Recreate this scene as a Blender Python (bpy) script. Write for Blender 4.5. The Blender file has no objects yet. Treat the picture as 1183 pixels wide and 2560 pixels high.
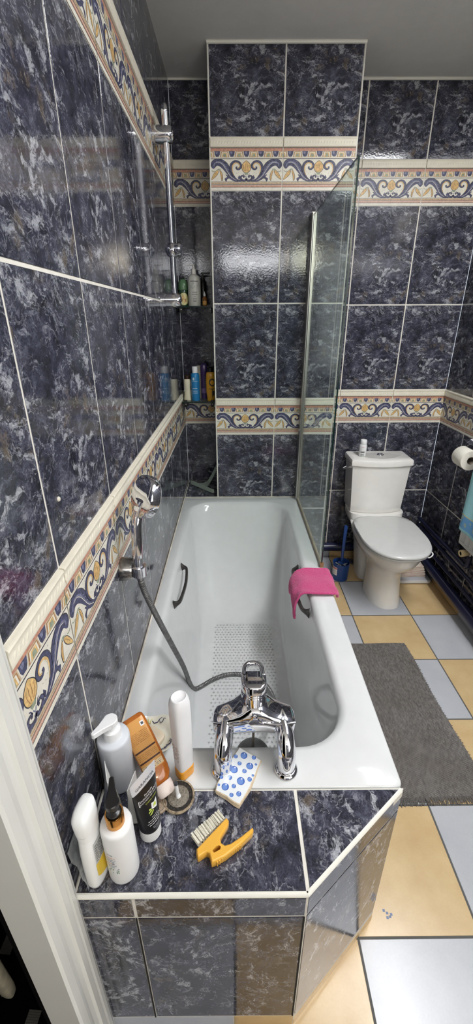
import bpy, bmesh, math, random
from mathutils import Vector, Matrix, Euler
from mathutils.geometry import tessellate_polygon
random.seed(7)
PI = math.pi
scene = bpy.context.scene
COL = scene.collection
# ------------------------------------------------------------------ dimensions (metres)
TW = 0.33                      # wall tile width
YB, YP, XR, HC = 2.630, 2.341, 1.624, 2.651
ZA, ZB, ZC, ZD, ZE, ZF = 0.5197, 0.9888, 1.1907, 1.6676, 2.1418, 2.3358
ZT = 0.598                     # bath rim / tiled shelf height
Y0 = 0.6239                    # a vertical joint on the left wall
PX0, PX1 = 0.2063, 0.8663      # pillar
XT0 = 0.9692                   # vertical joint on the wall behind the toilet
YREAR = -2.40
FX, FY, FW = 0.6501, 0.9186, 0.3462
YS, YTUB, XTUB, XCH = 0.417, 0.613, 0.700, 0.4455

def lin(c):
    c = c/255.0
    return c/12.92 if c <= 0.04045 else ((c+0.055)/1.055)**2.4
def rgb(r, g, b): return (lin(r), lin(g), lin(b), 1.0)

# ------------------------------------------------------------------ materials
class NT:
    def __init__(s, name):
        s.m = bpy.data.materials.new(name); s.m.use_nodes = True
        s.t = s.m.node_tree; s.n = s.t.nodes; s.l = s.t.links
        s.b = s.n['Principled BSDF']; s.out = s.n['Material Output']
    def new(s, typ, **kw):
        n = s.n.new(typ)
        for k, v in kw.items():
            if k in n.inputs.keys(): n.inputs[k].default_value = v
            else: setattr(n, k, v)
        return n
    def link(s, a, b): s.l.new(a, b)
    def math(s, op, a, b=None):
        n = s.n.new('ShaderNodeMath'); n.operation = op
        for i, x in enumerate((a, b)):
            if x is None: continue
            if isinstance(x, (int, float)): n.inputs[i].default_value = x
            else: s.link(x, n.inputs[i])
        return n.outputs[0]
    def ramp(s, fac, stops, interp='LINEAR'):
        n = s.n.new('ShaderNodeValToRGB'); cr = n.color_ramp; cr.interpolation = interp
        while len(cr.elements) < len(stops): cr.elements.new(0.5)
        for e, (p, c) in zip(cr.elements, stops):
            e.position = p; e.color = c if len(c) == 4 else (*c, 1)
        s.link(fac, n.inputs[0]); return n.outputs[0]
    def mix(s, fac, a, b, mode='MIX'):
        n = s.n.new('ShaderNodeMix'); n.data_type = 'RGBA'; n.blend_type = mode
        for i, x in ((0, fac), (6, a), (7, b)):
            if isinstance(x, (int, float)): n.inputs[i].default_value = x
            elif isinstance(x, tuple): n.inputs[i].default_value = x
            else: s.link(x, n.inputs[i])
        return n.outputs[2]
    def noise(s, vec, scale, detail=2, rough=0.5, dist=0.0):
        n = s.n.new('ShaderNodeTexNoise'); n.inputs['Scale'].default_value = scale
        n.inputs['Detail'].default_value = detail; n.inputs['Roughness'].default_value = rough
        n.inputs['Distortion'].default_value = dist
        if vec is not None: s.link(vec, n.inputs['Vector'])
        return n
    def mapping(s, vec, scale=(1, 1, 1), loc=(0, 0, 0), rot=(0, 0, 0)):
        n = s.n.new('ShaderNodeMapping'); s.link(vec, n.inputs['Vector'])
        n.inputs['Scale'].default_value = scale; n.inputs['Location'].default_value = loc
        n.inputs['Rotation'].default_value = rot
        return n.outputs[0]
    def bump(s, height, strength=0.2, dist=0.01):
        n = s.n.new('ShaderNodeBump'); n.inputs['Strength'].default_value = strength
        n.inputs['Distance'].default_value = dist
        s.link(height, n.inputs['Height']); s.link(n.outputs[0], s.b.inputs['Normal'])

MATS = {}
def mat(name, col, rough=0.4, metal=0.0, bump=None, var=0.0, vscale=20, spec=0.5, coat=0.0, sss=0.0, trans=0.0, ior=1.5):
    """plain procedural material: base colour with a little noise variation and optional bump (scale, strength)"""
    if name in MATS: return MATS[name]
    t = NT(name); b = t.b
    b.inputs['Roughness'].default_value = rough; b.inputs['Metallic'].default_value = metal
    b.inputs['Specular IOR Level'].default_value = spec; b.inputs['IOR'].default_value = ior
    if coat: b.inputs['Coat Weight'].default_value = coat; b.inputs['Coat Roughness'].default_value = 0.05
    if sss: b.inputs['Subsurface Weight'].default_value = sss; b.inputs['Subsurface Radius'].default_value = (0.01, 0.008, 0.006)
    if trans: b.inputs['Transmission Weight'].default_value = trans
    c = rgb(*col); tc = t.new('ShaderNodeTexCoord')
    n = t.noise(tc.outputs['Object'], vscale, 3)
    v = max(var, 0.02)
    lo = tuple(x*(1-v) for x in c[:3]); hi = tuple(min(1, x*(1+v)) for x in c[:3])
    t.link(t.ramp(n.outputs['Fac'], [(0.3, lo), (0.7, hi)]), b.inputs['Base Color'])
    if bump:
        bn = t.noise(tc.outputs['Object'], bump[0], 3)
        t.bump(bn.outputs['Fac'], bump[1], 0.004)
    MATS[name] = t.m
    return t.m

def make_marble(name='marbled_blue_tile'):
    t = NT(name); b = t.b
    uv = t.new('ShaderNodeUVMap').outputs[0]
    def warp(vec, scale, amt, detail=4):
        w = t.noise(vec, scale, detail, 0.6)
        off = t.new('ShaderNodeVectorMath', operation='SUBTRACT'); t.link(w.outputs['Color'], off.inputs[0]); off.inputs[1].default_value = (0.5, 0.5, 0.5)
        sc = t.new('ShaderNodeVectorMath', operation='SCALE'); t.link(off.outputs[0], sc.inputs[0]); sc.inputs['Scale'].default_value = amt
        ad = t.new('ShaderNodeVectorMath', operation='ADD'); t.link(vec, ad.inputs[0]); t.link(sc.outputs[0], ad.inputs[1])
        return ad.outputs[0]
    P1 = warp(uv, 5.0, 0.10); P = warp(P1, 22, 0.035)
    cloud = t.noise(t.mapping(P, (1, 1.3, 1)), 17, 14, 0.76).outputs['Fac']
    base = t.ramp(cloud, [(0.34, rgb(28, 28, 33)), (0.44, rgb(42, 43, 52)), (0.53, rgb(58, 59, 73)), (0.61, rgb(82, 83, 96)), (0.72, rgb(116, 117, 127))])
    # crisp pale flakes at two sizes
    for sx, sy, ox, lo, hi, k, col in ((8, 15, 3.1, .550, .59, .95, rgb(164, 166, 172)), (19, 36, 8.3, .570, .62, .75, rgb(150, 152, 160))):
        pn = t.noise(t.mapping(P, (sx, sy, 1), (ox, 1.7, 0), (0, 0, 0.5)), 1.0, 15, 0.78).outputs['Fac']
        pf = t.ramp(pn, [(lo, (0, 0, 0)), ((lo+hi)/2, (0.45, 0.45, 0.45)), (hi, (.9, .9, .9)), (.8, (1, 1, 1))])
        base = t.mix(t.math('MULTIPLY', pf, k), base, col)
    # filigree of thin meandering veins at two sizes
    def veins(scale, width, off, mlo, mhi, k, col):
        vn = t.noise(t.mapping(P, (1, 1.15, 1), (off, off*.7, 0)), scale, 5, 0.6).outputs['Fac']
        ridge = t.math('ABSOLUTE', t.math('SUBTRACT', vn, 0.5))
        vf = t.ramp(ridge, [(0.0, (1, 1, 1)), (width*.4, (0.85, 0.85, 0.85)), (width, (0, 0, 0))])
        mk = t.ramp(t.noise(t.mapping(uv, (1, 1, 1), (off*2, 1, 0)), 8, 4, .6).outputs['Fac'], [(mlo, (0, 0, 0)), (mhi, (1, 1, 1))])
        return t.math('MULTIPLY', t.math('MULTIPLY', vf, mk), k), col
    for args in ((17, .018, 1.3, .50, .62, .55, rgb(160, 162, 170)), (34, .026, 4.1, .50, .64, .5, rgb(146, 148, 158)), (11, .010, 7.7, .47, .57, .5, rgb(170, 171, 178))):
        f, c = veins(*args); base = t.mix(f, base, c)
    # ochre-brown stains of the print
    rs = t.ramp(t.noise(t.mapping(P, (1, 1, 1), (5.3, 2.2, 0)), 10, 10, 0.75).outputs['Fac'], [(0.575, (0, 0, 0)), (0.64, (1, 1, 1))])
    base = t.mix(t.math('MULTIPLY', rs, 0.42), base, rgb(122, 107, 84))
    gr = t.ramp(t.noise(uv, 260, 3, 0.75).outputs['Fac'], [(0.3, (0.55, 0.55, 0.55)), (0.7, (1.5, 1.5, 1.5))])
    base = t.mix(1.0, base, gr, 'MULTIPLY')
    t.link(base, b.inputs['Base Color'])
    b.inputs['Roughness'].default_value = 0.06
    n1 = t.noise(uv, 120, 3).outputs['Fac']
    t.bump(n1, 0.055, 0.003)
    return t.m
MARBLE = make_marble()

def make_paint(name, col, var=0.12, scale=60):
    """hand painted glaze colour on the frieze tiles: uneven, scratchy"""
    t = NT(name); b = t.b
    tc = t.new('ShaderNodeTexCoord')
    n = t.noise(tc.outputs['Object'], scale, 6, 0.7)
    c = rgb(*col)
    lo = tuple(x*(1-var*2.2) for x in c[:3]); hi = tuple(min(1, x*(1+var*1.4)) for x in c[:3])
    t.link(t.ramp(n.outputs['Fac'], [(0.33, lo), (0.66, hi)]), b.inputs['Base Color'])
    b.inputs['Roughness'].default_value = 0.42
    return t.m
FM = {k: make_paint('frieze_'+k, c, v, s) for k, c, v, s in [
    ('cream', (226, 222, 208), .05, 40), ('line', (60, 57, 66), .2, 90), ('navy', (74, 76, 106), .34, 130), ('blue', (124, 127, 154), .22, 120),
    ('ochre', (220, 184, 122), .18, 110), ('terra', (196, 142, 120), .16, 120), ('green', (150, 160, 138), .18, 120), ('beige', (196, 178, 150), .15, 120),
    ('cap', (228, 222, 204), .03, 30), ('tan', (176, 130, 84), .2, 120)]}
GROUT = mat('white_grout', (222, 218, 208), 0.75, bump=(300, 0.2), var=0.06, vscale=25)
TRIMW = mat('white_edge_trim', (226, 224, 214), 0.35)
ENAMEL = mat('white_bath_enamel', (214, 216, 216), 0.09, coat=0.2)
CERAMIC = mat('white_sanitary_ceramic', (240, 238, 233), 0.12, coat=0.4)
CHROME = mat('polished_chrome', (222, 222, 226), 0.06, 1.0)
DCHROME = mat('tarnished_chrome', (150, 148, 146), 0.22, 1.0, var=0.15, vscale=80)
ALU = mat('satin_aluminium', (190, 188, 182), 0.28, 1.0)
WPLAST = mat('white_plastic', (236, 237, 238), 0.35)
BLACKP = mat('black_plastic', (20, 19, 20), 0.3)
NAVYP = mat('navy_gloss_paint', (30, 34, 66), 0.3, var=0.08)
DARKINK = mat('dark_print', (62, 64, 70), 0.5)
GREYINK = mat('grey_print', (140, 142, 146), 0.5)
WHITEINK = mat('white_print', (232, 232, 232), 0.5)

def glass_mat(name, tint=(0.90, 0.955, 0.94), film=0.05, rough=0.01):
    t = NT(name); t.n.remove(t.b)
    tr = t.new('ShaderNodeBsdfTransparent'); tr.inputs[0].default_value = (*tint, 1)
    gl = t.new('ShaderNodeBsdfGlossy'); gl.inputs['Roughness'].default_value = rough
    lw = t.new('ShaderNodeLayerWeight'); lw.inputs[0].default_value = 0.5
    fr = t.math('ADD', t.math('MULTIPLY', t.math('POWER', lw.outputs['Facing'], 5.0), .62), .04)
    m1 = t.new('ShaderNodeMixShader'); t.link(fr, m1.inputs[0]); t.link(tr.outputs[0], m1.inputs[1]); t.link(gl.outputs[0], m1.inputs[2])
    df = t.new('ShaderNodeBsdfDiffuse'); df.inputs[0].default_value = (0.75, 0.78, 0.78, 1)
    tc = t.new('ShaderNodeTexCoord'); n = t.noise(tc.outputs['Object'], 14, 5, 0.7)
    f = t.ramp(n.outputs['Fac'], [(0.3, (film*0.5,)*3), (0.75, (film*1.6,)*3)])
    m2 = t.new('ShaderNodeMixShader'); t.link(f, m2.inputs[0]); t.link(m1.outputs[0], m2.inputs[1]); t.link(df.outputs[0], m2.inputs[2])
    t.link(m2.outputs[0], t.out.inputs[0])
    return t.m

# ------------------------------------------------------------------ mesh builder
class MB:
    def __init__(s): s.v = []; s.f = []; s.mi = []; s.uv = []; s.sm = []; s.mats = []
    def m(s, material):
        if material not in s.mats: s.mats.append(material)
        return s.mats.index(material)
    def face(s, pts, material, uv=None, smooth=False):
        i = len(s.v); s.v += [tuple(p) for p in pts]; s.f.append(tuple(range(i, i+len(pts))))
        s.mi.append(s.m(material)); s.uv.append(uv); s.sm.append(smooth)
    def idx(s, ids, material, smooth=True, uv=None):
        s.f.append(tuple(ids)); s.mi.append(s.m(material)); s.uv.append(uv); s.sm.append(smooth)
    def addv(s, pts):
        i = len(s.v); s.v += [tuple(p) for p in pts]; return list(range(i, i+len(pts)))
    def box(s, lo, hi, material, M=None):
        x0, y0, z0 = lo; x1, y1, z1 = hi
        P = [(x0,y0,z0),(x1,y0,z0),(x1,y1,z0),(x0,y1,z0),(x0,y0,z1),(x1,y0,z1),(x1,y1,z1),(x0,y1,z1)]
        if M: P = [M @ Vector(p) for p in P]
        ids = s.addv(P)
        for q in ((0,3,2,1),(4,5,6,7),(0,1,5,4),(1,2,6,5),(2,3,7,6),(3,0,4,7)): s.idx([ids[k] for k in q], material, False)
    def loft(s, rings, material, closed=True, cap0=True, cap1=True, smooth=True, mats=None):
        """rings: lists of points of equal length; closed loops joined in order"""
        R = [s.addv(r) for r in rings]; n = len(R[0])
        for k in range(len(R)-1):
            mm = mats[k] if mats else material
            for j in range(n if closed else n-1):
                a, b = R[k][j], R[k][(j+1) % n]; c, d = R[k+1][(j+1) % n], R[k+1][j]
                s.idx((a, b, c, d), mm, smooth)
        if cap0: s.idx(R[0][::-1], mats[0] if mats else material, smooth)
        if cap1: s.idx(R[-1], mats[-1] if mats else material, smooth)
    def lathe(s, prof, material, n=28, M=None, mats=None, cap0=True, cap1=True):
        """prof: (r, z) about local z"""
        rings = []
        for r, z in prof:
            ring = [Vector((r*math.cos(2*PI*k/n), r*math.sin(2*PI*k/n), z)) for k in range(n)]
            rings.append([M @ p for p in ring] if M else ring)
        s.loft(rings, material, cap0=cap0, cap1=cap1, mats=mats)
    def tube(s, pts, rad, material, n=12, caps=True):
        pts = [Vector(p) for p in pts]; N = len(pts)
        rads = rad if isinstance(rad, (list, tuple)) else [rad]*N
        rings = []; up = None
        for i, p in enumerate(pts):
            d = (pts[min(i+1, N-1)]-pts[max(i-1, 0)]).normalized()
            if up is None:
                a = Vector((0, 0, 1)) if abs(d.z) < 0.9 else Vector((1, 0, 0))
                up = (a-d*a.dot(d)).normalized()
            else: up = (up-d*up.dot(d)).normalized()
            sd = d.cross(up)
            rings.append([p+(up*math.cos(2*PI*k/n)+sd*math.sin(2*PI*k/n))*rads[i] for k in range(n)])
        s.loft(rings, material, cap0=caps, cap1=caps)
    def prism(s, poly, z0, z1, material, M=None, bevel=0.0, side=None, smooth=False):
        """extrude a 2D polygon (x, y) from z0 to z1"""
        side = side or material
        n = len(poly)
        def ring(z, ins=0.0):
            out = []
            for k in range(n):
                a, b, c = Vector(poly[k-1]), Vector(poly[k]), Vector(poly[(k+1) % n])
                if ins:
                    e1, e2 = (b-a).normalized(), (c-b).normalized()
                    nn = Vector((-(e1.y+e2.y), e1.x+e2.x))
                    if nn.length > 1e-6:
                        nn.normalize(); b = b+nn*ins
                out.append(M @ Vector((b.x, b.y, z)) if M else Vector((b.x, b.y, z)))
            return out
        if bevel: rings = [ring(z0, bevel), ring(z0+bevel), ring(z1-bevel), ring(z1, bevel)]
        else: rings = [ring(z0), ring(z1)]
        R = [s.addv(r) for r in rings]
        for k in range(len(R)-1):
            for j in range(n): s.idx((R[k][j], R[k][(j+1) % n], R[k+1][(j+1) % n], R[k+1][j]), side, smooth)
        tri = tessellate_polygon([[Vector((p[0], p[1], 0)) for p in poly]])
        for tr in tri:
            s.idx([R[-1][q] for q in tr], material, False); s.idx([R[0][q] for q in tr][::-1], side, False)
    def ball(s, c, rx, ry, rz, material, n=16, m=10, M=None):
        rings = []
        for i in range(1, m):
            th = PI*i/m
            ring = [Vector((c[0]+rx*math.sin(th)*math.cos(2*PI*k/n), c[1]+ry*math.sin(th)*math.sin(2*PI*k/n), c[2]-rz*math.cos(th))) for k in range(n)]
            rings.append([M @ p for p in ring] if M else ring)
        s.loft(rings, material)
    def build(s, name, parent=None, world=False, fix=True, angle=35, label=None):
        me = bpy.data.meshes.new(name)
        off = Vector((0, 0, 0))
        if world and parent: 
            off = Vector(parent.location)
            q = parent
            while q.parent: q = q.parent; off += Vector(q.location)
        me.from_pydata([tuple(Vector(p)-off) for p in s.v], [], s.f)
        for mm in s.mats: me.materials.append(mm)
        me.polygons.foreach_set('material_index', s.mi)
        me.polygons.foreach_set('use_smooth', s.sm)
        if any(u is not None for u in s.uv):
            ul = me.uv_layers.new(name='UVMap')
            for p, u in zip(me.polygons, s.uv):
                if u is None: continue
                for li, c in zip(p.loop_indices, u): ul.data[li].uv = c
        me.validate(); me.update()
        if fix:
            bm = bmesh.new(); bm.from_mesh(me)
            bmesh.ops.recalc_face_normals(bm, faces=bm.faces[:]); bm.to_mesh(me); bm.free()
        if any(s.sm): me.set_sharp_from_angle(angle=math.radians(angle))
        ob = bpy.data.objects.new(name, me); COL.objects.link(ob)
        if parent: ob.parent = parent
        if label: ob['label'] = label
        return ob

def thing(name, label, cat, loc=(0, 0, 0), rot=(0, 0, 0), group=None):
    o = bpy.data.objects.new(name, None); COL.objects.link(o)
    o.location = loc; o.rotation_euler = rot; o.empty_display_size = 0.05
    o['label'] = label; o['category'] = cat
    if group: o['group'] = group
    return o
def tag(o, label, cat, group=None, kind=None):
    o['label'] = label; o['category'] = cat
    if group: o['group'] = group
    if kind: o['kind'] = kind
    return o
def struct(o, label=None):
    o['kind'] = 'structure'
    if label: o['label'] = label
    return o

def catmull(pts, n=8, closed=False):
    P = [Vector(p) for p in pts]; out = []; N = len(P)
    rng = range(N if closed else N-1)
    for i in rng:
        if closed: a, b, c, d = P[i-1], P[i], P[(i+1) % N], P[(i+2) % N]
        else: a, b, c, d = P[max(i-1, 0)], P[i], P[i+1], P[min(i+2, N-1)]
        for k in range(n):
            u = k/n
            out.append(0.5*((2*b)+(c-a)*u+(2*a-5*b+4*c-d)*u*u+(3*b-a-3*c+d)*u**3))
    if not closed: out.append(P[-1])
    return out
def superellipse(rx, ry, n=32, p=2.0, cx=0, cy=0):
    out = []
    for k in range(n):
        a = 2*PI*k/n; c, s_ = math.cos(a), math.sin(a)
        out.append((cx+rx*math.copysign(abs(c)**(2/p), c), cy+ry*math.copysign(abs(s_)**(2/p), s_)))
    return out
def rounded_rect(x0, x1, y0, y1, r, nc=8, ns=6):
    """fixed-topology rounded rectangle, counter-clockwise"""
    out = []
    cs = [(x1-r, y0+r, -PI/2), (x1-r, y1-r, 0), (x0+r, y1-r, PI/2), (x0+r, y0+r, PI)]
    for q, (cx, cy, a0) in enumerate(cs):
        arc = [(cx+r*math.cos(a0+PI/2*k/nc), cy+r*math.sin(a0+PI/2*k/nc)) for k in range(nc+1)]
        out += arc
        nx, ny, na = cs[(q+1) % 4]
        nxt = (nx+r*math.cos(na), ny+r*math.sin(na)); last = arc[-1]
        for k in range(1, ns): out.append((last[0]+(nxt[0]-last[0])*k/ns, last[1]+(nxt[1]-last[1])*k/ns))
    return out
def rotM(axis_z, x_hint=(1, 0, 0), loc=(0, 0, 0)):
    """matrix whose local z points along axis_z"""
    z = Vector(axis_z).normalized(); x = Vector(x_hint); x = (x-z*x.dot(z)).normalized(); y = z.cross(x)
    M = Matrix((x, y, z)).transposed().to_4x4(); M.translation = Vector(loc); return M

_txt = {}
def text_faces(body, size, align='CENTER'):
    key = (body, size, align)
    if key in _txt: return _txt[key]
    cu = bpy.data.curves.new('lettering', 'FONT'); cu.body = body; cu.size = size; cu.align_x = align; cu.align_y = 'CENTER'; cu.resolution_u = 2
    ob = bpy.data.objects.new('lettering', cu); COL.objects.link(ob)
    dg = bpy.context.evaluated_depsgraph_get(); dg.update()
    me = bpy.data.meshes.new_from_object(ob.evaluated_get(dg))
    r = ([tuple(v.co)[:2] for v in me.vertices], [tuple(p.vertices) for p in me.polygons])
    bpy.data.objects.remove(ob); bpy.data.curves.remove(cu); bpy.data.meshes.remove(me)
    _txt[key] = r
    return r
def put_text(mb, body, size, fn, material, align='CENTER'):
    """fn maps (x, y) of the lettering plane to 3D"""
    v, f = text_faces(body, size, align)
    ids = mb.addv([fn(x, y) for x, y in v])
    for q in f: mb.idx([ids[k] for k in q], material, False)

# bottle-like bodies: sections (z, rx, ry, p)
def sec_at(secs, z):
    for a, b in zip(secs, secs[1:]):
        if a[0] <= z <= b[0] and b[0] > a[0]:
            u = (z-a[0])/(b[0]-a[0]); return [a[i]+(b[i]-a[i])*u for i in range(1, 4)]
    return list(secs[0][1:4]) if z < secs[0][0] else list(secs[-1][1:4])
def body(mb, secs, material, n=36, cap0=True, cap1=True, mats=None):
    mb.loft([[Vector((x, y, z)) for x, y in superellipse(rx, ry, n, p)] for z, rx, ry, p in secs], material, cap0=cap0, cap1=cap1, mats=mats)
def surf(secs, off=0.0007):
    """returns f(angle, z) -> point just outside the lofted body"""
    def f(a, z):
        rx, ry, p = sec_at(secs, z); rx += off; ry += off
        c, s_ = math.cos(a), math.sin(a)
        return Vector((rx*math.copysign(abs(c)**(2/p), c), ry*math.copysign(abs(s_)**(2/p), s_), z))
    return f
def patch(mb, f, a0, a1, z0, z1, material, na=10, nz=4):
    g = [[f(a0+(a1-a0)*i/na, z0+(z1-z0)*j/nz) for i in range(na+1)] for j in range(nz+1)]
    ids = [mb.addv(r) for r in g]
    for j in range(nz):
        for i in range(na): mb.idx((ids[j][i], ids[j][i+1], ids[j+1][i+1], ids[j+1][i]), material, True)
def wrap_text(mb, f, a, z, r, body_, size, material, vertical=False):
    """lettering wrapped on the body around angle a, height z; r = local radius"""
    if vertical: put_text(mb, body_, size, lambda x, y: f(a-y/r, z+x), material)
    else: put_text(mb, body_, size, lambda x, y: f(a+x/r, z+y), material)
def print_lines(mb, f, a, zs, widths, r, h, material):
    """small illegible print reduced to strokes"""
    for z, w in zip(zs, widths):
        x = -w/2
        while x < w/2:
            L = random.uniform(0.0025, 0.006); L = min(L, w/2-x)
            patch(mb, f, a+x/r, a+(x+L)/r, z, z+h, material, 2, 1); x += L+0.0012

# ------------------------------------------------------------------ tiling
GAP = 0.0066
def tile(mb, O, U, V, N, u0, u1, v0, v1, pu, pv, rot=False, material=None, gap=GAP):
    material = material or MARBLE
    g = gap/2; a0, a1, b0, b1 = u0+g, u1-g, v0+g, v1-g
    if a1-a0 < 0.002 or b1-b0 < 0.002: return
    i = min(0.0008, (a1-a0)/4)
    def P(u, v, d): return O+U*u+V*v+N*d
    def T(u, v): return (v-pv, u-pu) if rot else (u-pu, v-pv)
    q = [(a0+i, b0+i), (a1-i, b0+i), (a1-i, b1-i), (a0+i, b1-i)]
    o = [(a0, b0), (a1, b0), (a1, b1), (a0, b1)]
    mb.face([P(*p, 0) for p in q], material, [T(*p) for p in q])
    for k in range(4):
        k2 = (k+1) % 4
        mb.face([P(*o[k], -0.0006), P(*o[k2], -0.0006), P(*q[k2], 0), P(*q[k], 0)], material, [T(*o[k]), T(*o[k2]), T(*q[k2]), T(*q[k])])
        mb.face([P(*o[k], -0.0022), P(*o[k2], -0.0022), P(*o[k2], -0.0006), P(*o[k], -0.0006)], material, [T(*o[k])]*4)
def slab(mb, O, U, V, N, u0, u1, v0, v1, depth, material):
    """grout bed and wall body behind the tiles"""
    def P(u, v, d): return O+U*u+V*v+N*d
    f = [P(u0, v0, -0.0014), P(u1, v0, -0.0014), P(u1, v1, -0.0014), P(u0, v1, -0.0014)]
    b = [P(u0, v0, -depth), P(u1, v0, -depth), P(u1, v1, -depth), P(u0, v1, -depth)]
    ids = mb.addv(f+b)
    for q in ((0,1,2,3),(7,6,5,4),(0,4,5,1),(1,5,6,2),(2,6,7,3),(3,7,4,0)): mb.idx([ids[k] for k in q], material, False)

# frieze print, drawn on a 525 x 417 canvas (x 50..575, y 455..38) of one tile
def _n(p): return ((p[0]-50)/525.0, (455-p[1])/417.0)
TEMPLATE = []   # (layer, material key, convex polygon in s, t)
def poly(pts, key, layer, smooth=0):
    if smooth: pts = [tuple(p)[:2] for p in catmull([(x, y, 0) for x, y in pts], smooth, True)]
    q = [_n(p) for p in pts]
    for tr in tessellate_polygon([[Vector((a, b, 0)) for a, b in q]]): TEMPLATE.append((layer, key, [q[k] for k in tr]))
def rect(x0, y0, x1, y1, key, layer): TEMPLATE.append((layer, key, [_n((x0, y1)), _n((x1, y1)), _n((x1, y0)), _n((x0, y0))]))
def stroke(pts, w, key, layer, n=6, edge=None):
    c = catmull([(x, y, 0) for x, y in pts], n); N = len(c)
    def wid(i, extra):
        u = i/(N-1)
        if isinstance(w, (int, float)): b = w
        else:
            k = u*(len(w)-1); j = min(int(k), len(w)-2); b = w[j]+(w[j+1]-w[j])*(k-j)
        return b/2+extra
    for extra, kk, ll in ([(2.6, edge, layer-1)] if edge else [])+[(0, key, layer)]:
        L = []; R = []
        for i in range(N):
            d = (c[min(i+1, N-1)]-c[max(i-1, 0)]); d.normalize(); nn = Vector((-d.y, d.x, 0))*wid(i, extra)
            L.append((c[i]+nn)); R.append((c[i]-nn))
        for i in range(N-1): TEMPLATE.append((ll, kk, [_n(L[i]), _n(L[i+1]), _n(R[i+1]), _n(R[i])]))
def both(fn, pts, *a, **k):
    fn(pts, *a, **k); fn([(625-x, y) for x, y in pts][::-1] if fn is poly else [(625-x, y) for x, y in pts], *a, **k)
rect(50, 118, 575, 455, 'cream', 0)
rect(50, 118, 575, 122, 'line', 1); rect(50, 122, 575, 143, 'terra', 1)
rect(50, 143, 575, 192, 'beige', 1); rect(50, 192, 575, 198, 'cream', 2); rect(50, 200, 575, 205, 'line', 2)
for cx in (103, 208, 313, 418, 523):
    poly([(cx-25, 146), (cx+25, 146), (cx+17, 190), (cx-17, 190)], 'cream', 2)
    poly([(cx-21, 143), (cx+21, 143), (cx+18, 170), (cx+10, 187), (cx-10, 187), (cx-18, 170)], 'navy', 3)
    poly([(cx-14, 147), (cx+4, 147), (cx+2, 165), (cx-8, 168)], 'blue', 4)
for cx in (50, 155.5, 260.5, 365.5, 470.5, 575):
    poly([(cx-24, 148), (cx+24, 148), (cx+30, 190), (cx-30, 190)], 'tan', 3)
    poly([(cx-20, 152), (cx+20, 152), (cx+25, 188), (cx-25, 188)], 'cream', 4)
    poly([(cx-14, 156), (cx+14, 156), (cx+19, 188), (cx-19, 188)], 'ochre', 5)
    poly([(cx-8, 163), (cx+8, 163), (cx+12, 186), (cx-12, 186)], 'green', 6)
rect(50, 383, 575, 386, 'line', 2); rect(50, 388, 575, 405, 'beige', 2); rect(50, 396, 575, 399, 'tan', 3); rect(50, 407, 575, 410, 'line', 3)
rect(50, 410, 575, 428, 'terra', 2); rect(50, 417, 575, 420, 'cream', 3); rect(50, 429, 575, 432, 'line', 3)
# acanthus leaves
leaf = [(58, 262), (62, 232), (80, 212), (108, 203), (140, 210), (168, 235), (190, 272), (208, 312), (228, 345), (250, 366), (285, 374),
        (262, 384), (232, 383), (205, 372), (190, 360), (172, 362), (163, 383), (154, 360), (172, 345), (160, 328), (178, 334), (160, 308), (140, 282), (118, 262), (98, 258), (86, 272), (72, 282)]
both(poly, [(x+(-3 if x < 150 else 3), y-3 if y < 330 else y+1) for x, y in leaf], 'line', 1, smooth=3)
both(poly, leaf, 'navy', 2, smooth=3)
both(stroke, [(78, 262), (84, 238), (108, 226), (140, 240), (166, 276), (190, 325), (222, 362)], [7, 9, 8, 5, 4], 'blue', 3)
both(stroke, [(92, 236), (118, 232), (146, 256), (170, 296), (200, 345), (240, 374)], 2.6, 'cream', 4)
for q in range(7):
    x, y = 118+q*13, 224+q*q*2.6+q*4
    both(stroke, [(x, y), (x+9, y+3), (x+15, y+10)], 3, 'blue', 4, n=3)
# scrolls
both(stroke, [(226, 345), (206, 318), (198, 282), (204, 246), (226, 224), (252, 226), (270, 246), (270, 272), (254, 286), (240, 278), (242, 264)], [5, 9, 13, 14, 13, 12, 11, 10, 8, 6], 'navy', 3, edge='line')
both(stroke, [(222, 332), (212, 300), (212, 262), (230, 238), (250, 238), (262, 254), (260, 270), (250, 274)], [3, 6, 8, 8, 7, 6, 5], 'ochre', 5)
both(stroke, [(216, 312), (216, 264), (234, 244)], 2, 'cream', 6)
# palmette and calyx
poly([(312, 216), (326, 226), (344, 250), (346, 280), (334, 306), (312, 316), (290, 306), (278, 280), (280, 250), (298, 226)], 'line', 3, smooth=3)
poly([(312, 219), (325, 229), (341, 252), (343, 279), (332, 303), (312, 312), (292, 303), (281, 279), (283, 252), (299, 229)], 'ochre', 4, smooth=3)
for dx in (-18, -6, 7, 19): stroke([(312+dx, 238+abs(dx)*.7), (312+dx*1.1, 270), (312+dx*.6, 302)], 3, 'tan', 5, n=3)
poly([(296, 312), (328, 312), (322, 330), (302, 330)], 'green', 4); stroke([(304, 336), (312, 352), (320, 336)], 4, 'blue', 4, n=3)
both(stroke, [(318, 358), (304, 374), (282, 372), (270, 354), (280, 338), (294, 342), (292, 354)], [6, 11, 13, 11, 8, 6, 4], 'navy', 4, edge='line')
both(poly, [(268, 352), (262, 330), (250, 352), (258, 372)], 'navy', 3)
both(stroke, [(300, 344), (292, 326), (286, 322)], 4, 'navy', 3, n=3)
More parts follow.
